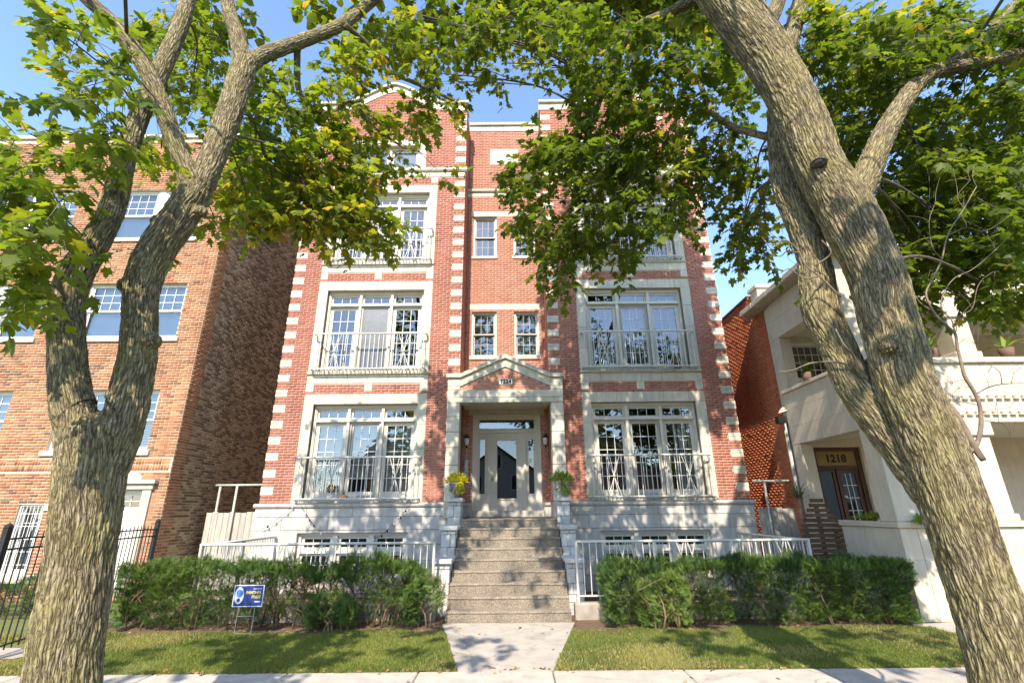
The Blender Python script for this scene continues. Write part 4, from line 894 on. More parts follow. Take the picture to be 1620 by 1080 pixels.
# ================================================================== small things by the door, on the wall and in the bed
for sx in (-1.255, .885):
    lb = 'bronze wall lantern %s the front door' % ('above the intercom panel beside' if sx < 0 else 'on the bare brick beside')
    T = thing('wall_lantern', (sx, DC-.03, 3.45), lb, 'lantern', 'lanterns flanking the door'); c = (sx, DC-.13, 3.42)
    MB().box(sx-.05, sx+.05, DC-.03, DC-.012, 3.5, 3.72).build('back_plate', 'bronze', T); MB().tube([(sx, DC-.03, 3.62), (sx, DC-.1, 3.74), (sx, DC-.13, 3.70)], .012, 8).build('arm', 'bronze', T)
    MB().lathe([(.0, 0), (.035, .01), (.06, .06), (.075, .19), (.07, .195), (.0, .196)], c, 10).build('glass_body', 'bulb', T, True)
    MB().lathe([(.09, .197), (.085, .215), (.03, .27), (.012, .29), (.0, .31)], c, 10).build('roof_cap', 'bronze', T, True); MB().lathe([(.0, -.09), (.012, -.05), (.03, -.02), (.04, -.001), (.0, 0)], c, 10).build('finial', 'bronze', T, True)
def lamp_pts(pts, Y): return [tuple(P(u, v, Y)) for u, v in pts]
for i, (pts, lab) in enumerate((([(412, 838), (424, 831), (436, 823), (454, 808), (463, 800)], 'string of clear bulbs climbing the stone base beside the pale gate'),
        ([(476, 800), (483, 810), (490, 821), (497, 830), (508, 842)], 'string of clear bulbs dropping from the left end of the lower balcony'),
        ([(651, 794), (642, 806), (634, 817), (623, 827), (613, 838), (604, 846), (591, 852)], 'string of clear bulbs dropping from the right end of the lower balcony'))):
    q = lamp_pts(pts, D-.12); T = thing('string_lights', q[0], lab, 'string lights', 'string lights on the stone base'); MB().tube(q, .005, 5).build('wire', 'ink', T)
    for p in q[1:]: MB().lathe([(.0, -.055), (.018, -.045), (.022, -.025), (.012, -.002), (.012, .012), (0, .013)], p, 8).build('bulb', 'bulb' if random.random() < .5 else 'ink', T, True)
def urn(x, y, z, mat, s, label):
    T = thing('urn_planter', (x, y, z), label, 'planter', 'urn planters on the stair piers'); pr = [(0, 0), (.105, 0), (.11, .03), (.09, .05), (.115, .10), (.145, .24), (.165, .31), (.175, .32), (.175, .345), (.155, .345), (.14, .31), (0, .30)]
    MB().lathe([(r*s, q*s) for r, q in pr], (x, y, z), 20).build('pot', mat, T, True)
    b = MB()
    for k in range(10):
        t = 2*math.pi*k/10; b.tube([(x+.137*s*math.cos(t), y+.137*s*math.sin(t), z+.17*s), (x+.155*s*math.cos(t+.3), y+.155*s*math.sin(t+.3), z+.225*s)], .022*s, 6)
    b.build('relief_band', mat, T, True)
urn(-1.325, 11.70, 2.037, 'urn_dark', .98, 'dark mottled urn on the stair pier below yellow foliage'); urn(1.12, 11.70, 2.037, 'urn_grey', 1.05, 'pale grey stone urn on the stair pier below green foliage')
# ---- yard sign
YS = thing('yard_sign', (-4.25, 8.30, 0), 'blue and white yard sign on wire legs in front of the hedge', 'sign')
sx0, sx1, sz0, sz1, sy = -4.32, -3.86, .41, .71, 8.30
bd = MB().box(sx0, sx1, sy, sy+.006, sz0, sz1).build('board', 'sign_white', YS); MB().box(sx0+.012, sx1-.012, sy-.003, sy-.0005, sz0+.012, sz1-.012).build('blue_field', 'sign_blue', bd)
def blob(pts, y, mat, nm): MB().prism(pts, y-.002, y).build(nm, mat, bd)
ex, ez = sx0+.085, sz0+.155
blob([(ex+.066*math.cos(t)*(1.15 if math.cos(t) > 0 else 1), ez+.118*math.sin(t)) for t in np.linspace(0, 2*math.pi, 24)[:-1]], sy-.0035, 'sign_white', 'emblem')
blob([(ex+.01+.048*math.cos(t), ez+.028+.055*math.sin(t)) for t in np.linspace(0, 2*math.pi, 20)[:-1]], sy-.006, 'sign_mid', 'emblem'); blob([(ex+.004+.026*math.cos(t), ez-.062+.028*math.sin(t)) for t in np.linspace(0, 2*math.pi, 16)[:-1]], sy-.006, 'sign_blue', 'emblem')
text('PANTHER', .056, (sx1-.035, sy-.006, sz0+.195), 'sign_gold', bd, ext=.001, sx=.95, align='RIGHT'); text('PRIDE', .056, (sx1-.035, sy-.006, sz0+.135), 'sign_gold', bd, ext=.001, sx=.95, align='RIGHT')
MB().box(sx1-.165, sx1-.035, sy-.005, sy-.0035, sz0+.243, sz0+.251).box(sx1-.12, sx1-.035, sy-.005, sy-.0035, sz0+.062, sz0+.078).build('small_print', 'sign_white', bd)
for q in (sx0+.105, sx1-.105): MB().tube([(q, sy+.008, sz0+.12), (q-.01, sy+.008, -.03)], .0045, 6).build('wire_leg', 'galv', YS)
for z in (sz0-.13, .05): MB().tube([(sx0+.10, sy+.008, z), (sx1-.11, sy+.008, z)], .0045, 6).build('wire_rung', 'galv', YS)
# ---- slatted brown screen beside the cream house
T = thing('pallet_screen', (6.25, 10.55, 0), 'brown wooden slatted pallet screen with tapered top beside the cream porch', 'screen')
for i in range(19):
    z = .15+i*.0955; hw = .44 if z < 1.35 else max(.14, .44-(z-1.35)*.62); o = MB().cbox(6.25-hw, 6.25+hw, 10.5+random.uniform(-.004, .004), 10.525, z, z+.074, .004).build('slat', 'pallet', T)
for q in (-.30, .0, .30): MB().cbox(6.25+q-.03, 6.25+q+.03, 10.527, 10.6, .0, 1.35 if q else 1.85, .004).build('upright', 'pallet', T)
# ---- things on the balconies and behind them
for (u, v, Y, r, nm, lab) in ((543, 776, 12.46, .085, 'pumpkin', 'small orange pumpkin behind the lower left balcony railing'),):
    c = P(u, v, Y); T = thing(nm, (c[0], Y, 2.09), lab, 'pumpkin'); MB().lathe([(0, 0), (r*.6, .0), (r, r*.7), (r*.9, r*1.25), (r*.3, r*1.55), (0, r*1.5)], (c[0], Y, 2.032), 14).build('fruit', 'orange', T, True); MB().tube([(c[0], Y, 2.09+r*.8), (c[0]+.01, Y, 2.09+r*1.25)], .01, 6).build('stalk', 'yew_stem', T)

# ================================================================== plants
def hsh(i, j, k, s=0):
    h = (i.astype(np.int64)*374761393+j.astype(np.int64)*668265263+k.astype(np.int64)*2147483647+s*974634777) & 0xffffffff
    h = ((h ^ (h >> 13))*1274126177) & 0xffffffff; h = ((h ^ (h >> 16))*2246822519) & 0xffffffff; return ((h ^ (h >> 15)) & 0xffffff)/float(0x1000000)
def vnoise(p, s=0):
    f = np.floor(p).astype(np.int64); t = p-f; t = t*t*(3-2*t); r = 0
    for a in (0, 1):
        for b in (0, 1):
            for c in (0, 1):
                w_ = (t[:, 0] if a else 1-t[:, 0])*(t[:, 1] if b else 1-t[:, 1])*(t[:, 2] if c else 1-t[:, 2])
                r = r+w_*hsh(f[:, 0]+a, f[:, 1]+b, f[:, 2]+c, s)
    return r
def worley(p, s=0):                              # distance to cell border (F2-F1)
    f = np.floor(p).astype(np.int64); d1 = np.full(len(p), 9.); d2 = d1.copy()
    for a in (-1, 0, 1):
        for b in (-1, 0, 1):
            for c in (-1, 0, 1):
                i, j, k = f[:, 0]+a, f[:, 1]+b, f[:, 2]+c
                q = np.stack([i+hsh(i, j, k, s+1), j+hsh(i, j, k, s+2), k+hsh(i, j, k, s+3)], 1); d = np.linalg.norm(q-p, axis=1)
                m_ = d < d1; d2 = np.where(m_, d1, np.minimum(d2, d)); d1 = np.where(m_, d, d1)
    return d2-d1
def spline(pts, n):                              # Catmull-Rom through rows of numbers
    p = np.array(pts, float); p = np.vstack([2*p[0]-p[1], p, 2*p[-1]-p[-2]]); out = []
    for i in range(1, len(p)-2):
        for t in np.linspace(0, 1, n, endpoint=False):
            out.append(.5*((2*p[i])+(-p[i-1]+p[i+1])*t+(2*p[i-1]-5*p[i]+4*p[i+1]-p[i+2])*t*t+(-p[i-1]+3*p[i]-3*p[i+1]+p[i+2])*t**3))
    out.append(p[-2]); return np.array(out)
def limb_px(rows):                               # rows (u, v, width px, distance) -> rows (x, y, z, r)
    return [(*P(u, v, Y), pxr(wd, u, v, Y)) for u, v, wd, Y in rows]
def bark_mesh(limbs, bumps, voxel):
    mb = MB(); samples = []
    for L in limbs:
        s = spline(L, 6); mb.tube([tuple(q[:3]) for q in s], [max(.004, q[3]) for q in s], 20)
        d = np.gradient(s[:, :3], axis=0); d /= np.linalg.norm(d, axis=1)[:, None]+1e-9
        ln = np.concatenate([[0], np.cumsum(np.linalg.norm(np.diff(s[:, :3], axis=0), axis=1))])
        samples.append(np.hstack([s, d, ln[:, None]]))
    for (c, r) in bumps: mb.lathe([(max(.001, r*math.sin(a)), -r*math.cos(a)) for a in np.linspace(0, math.pi, 9)], c, 14)
    me = bpy.data.meshes.new('tmp'); me.from_pydata(mb.v, [], mb.f); o = bpy.data.objects.new('tmp', me); SC.collection.objects.link(o)
    rm = o.modifiers.new('r', 'REMESH'); rm.mode = 'VOXEL'; rm.voxel_size = voxel
    sm = o.modifiers.new('s', 'SMOOTH'); sm.iterations = 10; sm.factor = .5
    ev = o.evaluated_get(bpy.context.evaluated_depsgraph_get()); m2 = bpy.data.meshes.new_from_object(ev); bpy.data.objects.remove(o)
    n = len(m2.vertices); co = np.zeros(n*3, np.float32); m2.vertices.foreach_get('co', co); co = co.reshape(-1, 3).astype(float)
    no = np.zeros(n*3, np.float32); m2.vertices.foreach_get('normal', no); no = no.reshape(-1, 3).astype(float)
    S = np.vstack(samples); best = np.full(n, 1e9); idx = np.zeros(n, int)
    for i in range(len(S)):                       # nearest limb axis, in units of its radius
        d = np.linalg.norm(co-S[i, :3], axis=1)-S[i, 3]; m_ = d < best; best[m_] = d[m_]; idx[m_] = i
    s = S[idx]; ax = s[:, 4:7]; rel = co-s[:, :3]; along = np.sum(rel*ax, 1); rad = rel-along[:, None]*ax
    hx = np.array((1., 0, 0)); n1 = hx-ax*(ax@hx)[:, None]; n1 /= np.linalg.norm(n1, axis=1)[:, None]; n2 = np.cross(ax, n1)
    bc = np.stack([np.sum(rad*n1, 1), np.sum(rad*n2, 1), s[:, 7]+along], 1)
    # twist and wander the pattern a little, then furrows between long plates
    wv = np.stack([vnoise(bc*7+9, 1)-.5, vnoise(bc*7+31, 2)-.5, vnoise(bc*5+77, 3)-.5], 1)
    r0 = np.clip(s[:, 3], .02, .3); fr = np.interp(r0, (.03, .12, .25), (64, 42, 33))
    q = (bc+wv*np.array((.035, .035, .10)))*np.stack([fr, fr, fr*.10], 1)
    e = worley(q, 5); h1 = np.clip(e/.50, 0, 1)**.8; h2 = vnoise(bc*np.array((70, 70, 26.)), 8); h3 = vnoise(bc*np.array((14, 14, 4.)), 9)
    h = np.clip(.68*h1+.22*h2+.18*(h3-.3), 0, 1)
    amp = np.clip(r0*.085, .002, .015); big = vnoise(bc*np.array((4, 4, 2.)), 4)-.5
    co2 = co+no*((h-.95)*amp*1.4+(big-.1)*r0*.09)[:, None]
    m2.vertices.foreach_set('co', co2.astype(np.float32).ravel()); m2.polygons.foreach_set('use_smooth', np.ones(len(m2.polygons), bool))
    a = m2.attributes.new('bark_h', 'FLOAT', 'POINT'); a.data.foreach_set('value', h.astype(np.float32))
    a = m2.attributes.new('bark_co', 'FLOAT_VECTOR', 'POINT'); a.data.foreach_set('vector', (bc*np.array((1, 1, .35))).astype(np.float32).ravel())
    m2.update(); return m2
# ---- leaves
HALF = [(0, 0), (.26, -.12), (.25, .10), (.56, .30), (.38, .38), (.50, .60), (.20, .52), (.17, .80)]
LEAF2D = np.array(HALF+[(0, 1.0)]+[(-x, y) for x, y in HALF[:0:-1]]+[(0, .28)])
LEAF = np.column_stack([LEAF2D, -.30*LEAF2D[:, 0]**2-.22*(LEAF2D[:, 1]-.2)**2])
nL = len(LEAF)-1; LEAF_F = np.array([(i, (i+1) % nL, nL) for i in range(nL)])
COARSE = np.array([(0, 0, 0), (.5, .15, -.05), (.38, .7, -.1), (0, 1, -.1), (-.38, .7, -.1), (-.5, .15, -.05), (0, .4, .04)]); COARSE_F = np.array([(i, (i+1) % 6, 6) for i in range(6)])
def unit(a): return a/(np.linalg.norm(a, axis=-1, keepdims=True)+1e-9)
def scatter(pos, dr, nr, size, tmpl, tf, curl=None, rnd=None, aspect=1.0):
    n = len(pos); dr = unit(dr); nr = unit(nr-dr*np.sum(nr*dr, 1)[:, None]); sd = np.cross(dr, nr)
    t = tmpl[None]*np.ones((n, 1, 1)); 
    if curl is not None: t = t*np.stack([np.ones(n), np.ones(n), curl], 1)[:, None, :]
    V = pos[:, None]+size[:, None, None]*(t[:, :, 0:1]*sd[:, None]*aspect+t[:, :, 1:2]*dr[:, None]+t[:, :, 2:3]*nr[:, None])
    k = len(tmpl); F = (tf[None]+k*np.arange(n)[:, None, None]).reshape(-1, tf.shape[1])
    return V.reshape(-1, 3), F, np.repeat(rnd if rnd is not None else RNG.random(n), k)
def twigs(points, outward, nleaf=8, droop=.35):
    """leafy shoots at the points: returns leaf positions, directions, normals and the shoots' axes"""
    n = len(points); d = unit(outward+RNG.normal(0, .55, (n, 3))-np.array((0, 0, droop))); L = RNG.uniform(.22, .48, n)
    t = np.linspace(.15, 1, nleaf)[None, :, None]; sag = np.zeros((n, nleaf, 3)); sag[..., 2] = -.18*(t[..., 0]**2)*L[:, None]
    pos = points[:, None]+d[:, None]*t*L[:, None, None]+sag
    side = unit(np.cross(d, np.array((0, 0, 1.))+RNG.normal(0, .15, (n, 3)))); sg = np.where(np.arange(nleaf) % 2, 1, -1)[None, :, None]
    ld = unit(d[:, None]*.65+side[:, None]*sg*.9+RNG.normal(0, .35, (n, nleaf, 3))-np.array((0, 0, .42)))
    nr = unit(np.array((0, 0, 1.))+np.array(sdir)*.25+RNG.normal(0, .42, (n, nleaf, 3)))
    pos = pos+ld*.05
    return pos.reshape(-1, 3), ld.reshape(-1, 3), nr.reshape(-1, 3), points, points+d*L[:, None]-np.stack([0*L, 0*L, .18*L], 1)
def thin(mb_pts0, mb_pts1, r0, r1):              # three sided sticks
    n = len(mb_pts0); d = unit(mb_pts1-mb_pts0); a = unit(np.cross(d, np.array((.3, .2, .93)))); b = np.cross(d, a); V = []
    for k in range(3):
        o = a*math.cos(2.094*k)+b*math.sin(2.094*k); V.append(mb_pts0+o*r0); 
    for k in range(3):
        o = a*math.cos(2.094*k)+b*math.sin(2.094*k); V.append(mb_pts1+o*r1)
    V = np.stack(V, 1).reshape(-1, 3); f = np.array([(0, 1, 4, 3), (1, 2, 5, 4), (2, 0, 3, 5)]); return V, (f[None]+6*np.arange(n)[:, None, None]).reshape(-1, 4)
def maple(name, label, limbs_px, extra, bumps, clusters, hidden, leaf, base, dens=1.0):
    T = thing(name, base, label, 'tree', 'street maples'); limbs = [limb_px(l) for l in limbs_px]+extra
    # trunk down to the ground with a flare
    t0 = np.array(limbs[0][0]); t1 = np.array(limbs[0][1]); dz = (t0-t1)/(t0[2]-t1[2]); g = t0+dz*(-.15-t0[2])*.9; g[2] = -.15; g[3] = t0[3]*1.35
    mid = (t0*.55+g*.45); mid[3] = t0[3]*1.05; limbs[0] = [tuple(g), tuple(mid)]+limbs[0]
    me = bark_mesh(limbs, bumps, .0092); c = np.array(base); mesh_obj('trunk', me, 'bark', T, (0, 0, 0))
    # foliage: shoots in clumps, each clump fed by a branch from the nearest limb
    S = np.vstack([spline(l, 8) for l in limbs]); S = S[S[:, 2] > 2.2]; cen = np.mean(S[:, :3], 0)
    pp = []; oo = []; br = []
    for (u, v, ru, rv, Y, dY, n) in clusters:
        n = max(2, int(n*dens*(1.75 if u > 1280 else 1.25 if 780 < u < 1120 else 1.0)))
        sh = 130/Y; ru = max(8, ru-sh*.8); rv = max(8, rv-sh*.6)
        a = RNG.uniform(0, 2*math.pi, n); r = np.sqrt(RNG.random(n)); yy = Y+RNG.uniform(-dY, dY, n)
        q = np.array([P(u+ru*rr*math.cos(t), v+rv*rr*math.sin(t), y_) for t, rr, y_ in zip(a, r, yy)]); pp.append(q); c0 = P(u, v, Y)
        o = unit(q-c0+1e-3)*.7+unit(c0-cen)*.5; o[:, 2] *= .5; oo.append(o); br.append((c0, q))
    hp = []; ho = []
    for (x_, y_, z_, r_, n) in hidden:
        q = unit(RNG.normal(0, 1, (n, 3)))*(RNG.random((n, 1))**(1/3))*r_+np.array((x_, y_, z_)); hp.append(q); ho.append(unit(q-np.array((x_, y_, z_)))); br.append((np.array((x_, y_, z_)), q))
    lp, ld, ln_, a0, a1 = twigs(np.vstack(pp), np.vstack(oo), 9)
    clump = vnoise(lp*.9+3, 21); rnd = np.clip(.55*RNG.random(len(lp))+.75*(clump-.5)+.28, 0, .999)
    V, F, rn = scatter(lp, ld, ln_, RNG.uniform(.06, .15, len(lp)), LEAF, LEAF_F, RNG.uniform(.2, 2.2, len(lp)), rnd)
    mesh_obj('leaves', np_mesh('leaves', V-c, [F], {'rnd': rn}), leaf, T, c, 'stuff')
    if hp:
        l2, d2, n2, b0, b1 = twigs(np.vstack(hp), np.vstack(ho), 8); V, F, rn = scatter(l2, d2, n2, RNG.uniform(.12, .19, len(l2)), COARSE, COARSE_F)
        mesh_obj('upper_leaves', np_mesh('upper_leaves', V-c, [F], {'rnd': rn}), leaf, T, c, 'stuff')
        a0 = np.vstack([a0, b0]); a1 = np.vstack([a1, b1])
    Vt, Ft = thin(a0, a1, .0045, .0015); FF = [Ft]; VV = [Vt]; off = len(Vt)
    bmb = MB()
    for (c0, q) in br:
        i = np.argmin(np.linalg.norm(S[:, :3]-c0, axis=1)+np.maximum(0, S[:, 2]-c0[2])*.6); s0 = S[i]; Lb = np.linalg.norm(c0-s0[:3])
        r = min(.02, s0[3]*.55, .004+.008*Lb); m1 = s0[:3]*.6+c0*.4+np.array((RNG.normal(0, .08), RNG.normal(0, .08), .16*min(Lb, 1.5))); 
        cur = spline([s0[:3], m1, c0], 6); rr = np.linspace(r, r*.45, len(cur)); bmb.tube([tuple(p) for p in cur], list(rr), 7)
        # forks from the branch end to groups of shoots
        ks = RNG.permutation(len(q))[:max(3, len(q)//6)]
        for k in ks:
            st = cur[RNG.integers(len(cur)//2, len(cur))]; e = q[k]; mm = st*.5+e*.5+np.array((RNG.normal(0, .05), RNG.normal(0, .05), .05)); bmb.tube([tuple(p) for p in spline([st, mm, e], 3)], [r*.45, r*.36, r*.3, r*.25, r*.2, r*.15, .003][:len(spline([st, mm, e], 3))], 5, False)
    mesh_obj('twigs', np_mesh('twigs', Vt-c, [Ft]), 'twig', T, c, 'stuff'); bmb.build('branches', 'twig', T, True, 'stuff')
    return T
LT = [[(100, 1075, 140, 4.0), (110, 1000, 136, 4.0), (122, 926, 128, 4.0), (137, 821, 122, 4.0), (146, 733, 124, 4.0), (150, 680, 130, 4.0)],
      [(140, 720, 90, 4.0), (118, 650, 82, 3.97), (110, 600, 72, 3.95), (106, 500, 66, 3.92), (116, 445, 65, 3.9), (143, 395, 56, 3.92), (172, 345, 47, 3.95), (186, 300, 46, 4.0), (198, 250, 40, 4.05), (222, 180, 36, 4.1), (262, 95, 32, 4.2), (292, 20, 28, 4.3), (310, -80, 24, 4.4), (325, -220, 18, 4.4)],
      [(165, 740, 92, 4.03), (190, 680, 84, 4.06), (206, 620, 74, 4.08), (219, 560, 68, 4.1), (222, 500, 64, 4.1), (226, 450, 66, 4.1), (246, 400, 66, 4.12), (280, 350, 64, 4.15), (308, 305, 58, 4.18)],
      [(306, 312, 50, 4.18), (294, 268, 36, 4.16), (271, 210, 35, 4.12), (250, 150, 34, 4.05), (222, 95, 33, 4.0), (178, 36, 30, 3.9), (133, -5, 27, 3.8), (80, -60, 22, 3.7), (10, -140, 16, 3.6)],
      [(310, 310, 48, 4.2), (338, 245, 46, 4.3), (360, 190, 46, 4.4), (374, 145, 44, 4.5), (388, 100, 42, 4.6)],
      [(386, 112, 36, 4.6), (376, 60, 28, 4.65), (362, 15, 26, 4.7), (358, -50, 22, 4.75), (368, -170, 16, 4.9)],
      [(390, 105, 34, 4.6), (415, 88, 28, 4.75), (470, 68, 24, 5.0), (535, 42, 21, 5.2), (585, 5, 18, 5.4), (660, -60, 13, 5.6)],
      [(545, 40, 12, 5.2), (580, 70, 9, 5.5), (600, 105, 8, 5.7), (665, 135, 7, 5.9), (720, 160, 5, 6.0)],
      [(470, 66, 13, 5.0), (475, 150, 10, 5.4), (520, 180, 9, 5.6), (555, 160, 7, 5.7), (590, 200, 6, 5.8), (640, 235, 4, 5.9)]]
LB = [(P(200, 452, 4.05), .085), (P(252, 352, 4.1), .085), (P(240, 540, 4.08), .09), (P(174, 306, 3.98), .065), (P(318, 335, 4.15), .07)]
CL = [(58, 325, 80, 115, 3.35, .5, 70), (35, 240, 55, 60, 3.4, .5, 24), (50, 445, 45, 30, 3.3, .3, 9), (120, 60, 65, 45, 3.3, .6, 14), (135, 150, 55, 55, 3.25, .5, 13), (60, 25, 25, 20, 3.1, .2, 3),
      (200, 110, 65, 80, 3.6, .6, 26), (165, 225, 55, 50, 3.5, .5, 18), (270, 45, 70, 50, 5.5, .5, 40), (345, 60, 45, 50, 5.6, .5, 34), (300, 150, 85, 70, 5.6, .6, 66), (255, 235, 60, 45, 5.6, .4, 34), (340, 345, 30, 25, 5.1, .3, 6), (200, 400, 14, 12, 3.9, .1, 2),
      (430, 180, 80, 85, 5.5, .6, 135), (425, 275, 85, 65, 5.6, .6, 145), (515, 255, 85, 75, 5.8, .5, 165), (585, 352, 60, 36, 6.0, .4, 60), (495, 325, 80, 45, 5.8, .5, 95), (395, 330, 45, 25, 5.5, .4, 24), (365, 290, 40, 35, 5.3, .4, 20),
      (545, 110, 60, 55, 5.7, .6, 50), (610, 55, 70, 45, 5.6, .6, 48), (650, 190, 60, 40, 5.9, .4, 28), (605, 250, 40, 30, 6.0, .3, 14), (692, 268, 16, 16, 6.0, .2, 4), (560, 190, 60, 40, 5.8, .4, 36), (720, 170, 35, 30, 6.0, .3, 10)]
HLs = [(-4.9, 5.5, 9.6, .9, 40), (-2.4, 5.9, 10.2, 1.0, 60), (-1.0, 6.0, 10.6, 1.0, 60), (-5.2, -.2, 7.0, .9, 14), (-3.4, .3, 7.4, .8, 14), (-1.8, .1, 7.7, .7, 13), (-.6, .6, 10.2, .8, 16)]  # crown clumps out of view, placed for the shade they cast
maple('maple_tree', 'forked maple with leaning twin trunks beside the tan brick building', LT, [], LB, CL, HLs, 'leaf_left', (-3.7, 4.0, 0), .76)
RT = [[(1600, 1075, 155, 4.0), (1578, 1000, 142, 4.0), (1541, 900, 130, 4.0), (1508, 800, 122, 4.0), (1492, 750, 117, 4.0), (1474, 700, 116, 4.0), (1452, 650, 112, 4.0), (1430, 600, 108, 4.0), (1418, 550, 106, 4.0), (1403, 500, 102, 4.0), (1391, 450, 102, 4.0), (1370, 400, 100, 4.0), (1346, 350, 100, 4.0), (1318, 300, 92, 4.0), (1294, 259, 84, 4.0), (1273, 204, 84, 4.0), (1248, 148, 80, 4.0), (1217, 93, 82, 4.0), (1190, 56, 84, 4.0), (1160, 15, 80, 4.0), (1120, -40, 70, 4.0), (1080, -120, 60, 4.0), (1060, -260, 46, 4.1), (1050, -480, 34, 4.2)],
      [(1480, 790, 80, 4.1), (1432, 715, 82, 4.2), (1396, 668, 78, 4.25), (1350, 605, 68, 4.3), (1325, 550, 66, 4.35), (1299, 495, 66, 4.38), (1293, 450, 62, 4.4), (1285, 400, 56, 4.4), (1266, 350, 54, 4.4), (1245, 300, 48, 4.42), (1236, 255, 42, 4.45), (1231, 210, 38, 4.5), (1236, 120, 34, 4.6), (1262, 20, 30, 4.8), (1290, -100, 24, 5.0)],
      [(1350, 320, 58, 4.0), (1372, 275, 50, 4.05), (1398, 215, 44, 4.1), (1430, 160, 38, 4.15), (1470, 117, 34, 4.2), (1550, 100, 28, 4.3), (1620, 82, 24, 4.4), (1720, 50, 18, 4.5)],
      [(1462, 122, 26, 4.2), (1510, 92, 22, 4.2), (1556, 62, 20, 4.2), (1610, 0, 16, 4.2), (1660, -90, 12, 4.2)],
      [(1236, 222, 16, 4.5), (1195, 212, 13, 4.7), (1165, 203, 12, 4.9), (1135, 186, 11, 5.1), (1118, 160, 10, 5.3), (1100, 120, 8, 5.5), (1060, 90, 6, 5.7)],
      [(1190, 70, 30, 4.05), (1225, 20, 26, 4.1), (1250, -60, 20, 4.2), (1280, -160, 15, 4.3)],
      [(1130, -20, 30, 4.1), (1060, 20, 18, 4.8), (1000, 50, 14, 5.3), (960, 130, 11, 5.7), (930, 220, 8, 5.9), (905, 320, 6, 6.0), (895, 400, 4, 6.0)]]
CR_ = [(715, 50, 75, 50, 5.5, .8, 62), (650, 20, 45, 25, 5.3, .6, 18), (690, 115, 55, 45, 5.8, .5, 30), (790, 30, 60, 35, 5.6, .8, 42), (800, 100, 40, 45, 5.8, .5, 24), (885, 40, 70, 45, 5.5, .9, 66), (860, 105, 35, 25, 5.8, .4, 12),
       (960, 60, 80, 60, 5.4, .9, 90), (955, 150, 70, 55, 5.7, .8, 90), (890, 235, 60, 45, 5.9, .6, 66), (830, 280, 40, 32, 6.0, .5, 32), (850, 340, 40, 30, 6.0, .5, 30), (960, 250, 85, 70, 5.8, .9, 130), (885, 385, 45, 50, 6.0, .5, 44), (955, 355, 65, 50, 5.9, .7, 74), (893, 445, 18, 24, 6.0, .2, 8), (990, 395, 30, 16, 5.9, .3, 10),
       (1035, 280, 65, 70, 5.7, .9, 110), (1050, 170, 80, 80, 5.6, 1, 120), (1085, 70, 90, 70, 5.3, .9, 120), (1065, 345, 30, 22, 5.9, .4, 16), (1110, 270, 30, 45, 5.8, .5, 30), (1180, 330, 50, 60, 6.0, .5, 56), (1160, 390, 28, 25, 6.1, .3, 12), (1215, 385, 25, 35, 6.0, .4, 16), (1150, 220, 50, 60, 5.8, .6, 54), (1195, 260, 40, 40, 5.9, .5, 34), (1165, 130, 45, 45, 5.5, .6, 44),
       (1300, 60, 60, 55, 5.0, .7, 60), (1320, 160, 40, 55, 5.4, .6, 44), (1340, 240, 25, 40, 5.5, .5, 22), (1400, 60, 90, 55, 4.9, .8, 100), (1395, 150, 60, 60, 5.3, .6, 76), (1480, 210, 90, 80, 5.3, .8, 140), (1500, 60, 80, 50, 4.7, .7, 76), (1590, 40, 40, 40, 4.6, .6, 36), (1590, 160, 50, 60, 5.0, .7, 60), (1580, 280, 60, 80, 5.3, .8, 110), (1470, 310, 90, 65, 5.5, .7, 120), (1400, 330, 35, 60, 5.6, .5, 50), (1460, 410, 65, 50, 5.6, .5, 66), (1430, 470, 35, 30, 5.6, .4, 22), (1560, 400, 70, 55, 5.5, .6, 80), (1590, 465, 40, 28, 5.5, .4, 22), (1520, 470, 30, 20, 5.6, .3, 10), (1250, 160, 20, 40, 5.6, .4, 14), (1270, 420, 16, 18, 5.0, .2, 3)]
HR = [(0.8, 6.2, 11.5, 1.2, 150), (2.4, 6.2, 11.6, 1.4, 210), (3.6, 6.3, 11.4, 1.2, 190), (1.4, 7.0, 13.2, 1.3, 160), (3.1, 7.0, 13.4, 1.5, 210), (3.9, 7.2, 12.7, 1.0, 120), (2.4, 7.4, 15.0, 1.3, 130), (3.6, 7.6, 14.7, 1.1, 110), (1.9, .1, 7.6, .8, 20), (3.6, -.1, 7.3, 1.0, 24), (5.2, .3, 7.0, .9, 16), (.6, 1.2, 10.6, .8, 18)]  # unseen upper crown, placed to shade the right bay and the lawn
RTREE = maple('maple_tree', 'thick leaning maple with scarred trunk beside the cream stone house', RT, [], [(P(1405, 545, 3.86), .10), (P(1350, 470, 4.25), .05)], CR_, HR, 'leaf_right', (4.1, 4.0, 0), .62)
# knot scar on the trunk, and the dead leafless shoot
kp = P(1295, 257, 3.815); kn = unit(np.array((0, 0, EYE))-kp+np.array((-.3, 0, .3)))
KS = MB().lathe([(0, .012), (.035, .014), (.055, .004), (.064, .012), (.075, .0), (.078, -.05)], (0, 0, 0), 18).build('knot_scar', 'bronze', RTREE, True)
KS.rotation_euler = Vector(kn).to_track_quat('Z', 'X').to_euler(); KS.location = Vector(kp)-wloc(RTREE); KS.scale = (.58, 1.0, 1)
db = MB()
main = [(1535, 715, 16), (1546, 700, 15), (1552, 673, 14), (1550, 642, 12.5), (1541, 619, 12), (1527, 596, 12), (1521, 575, 10), (1514, 546, 9), (1511, 528, 8.5), (1498, 515, 7.5), (1483, 501, 7), (1472, 484, 6.5), (1465, 463, 6), (1476, 440, 5.5), (1490, 410, 5), (1500, 370, 4.5), (1525, 330, 4), (1545, 295, 3)]
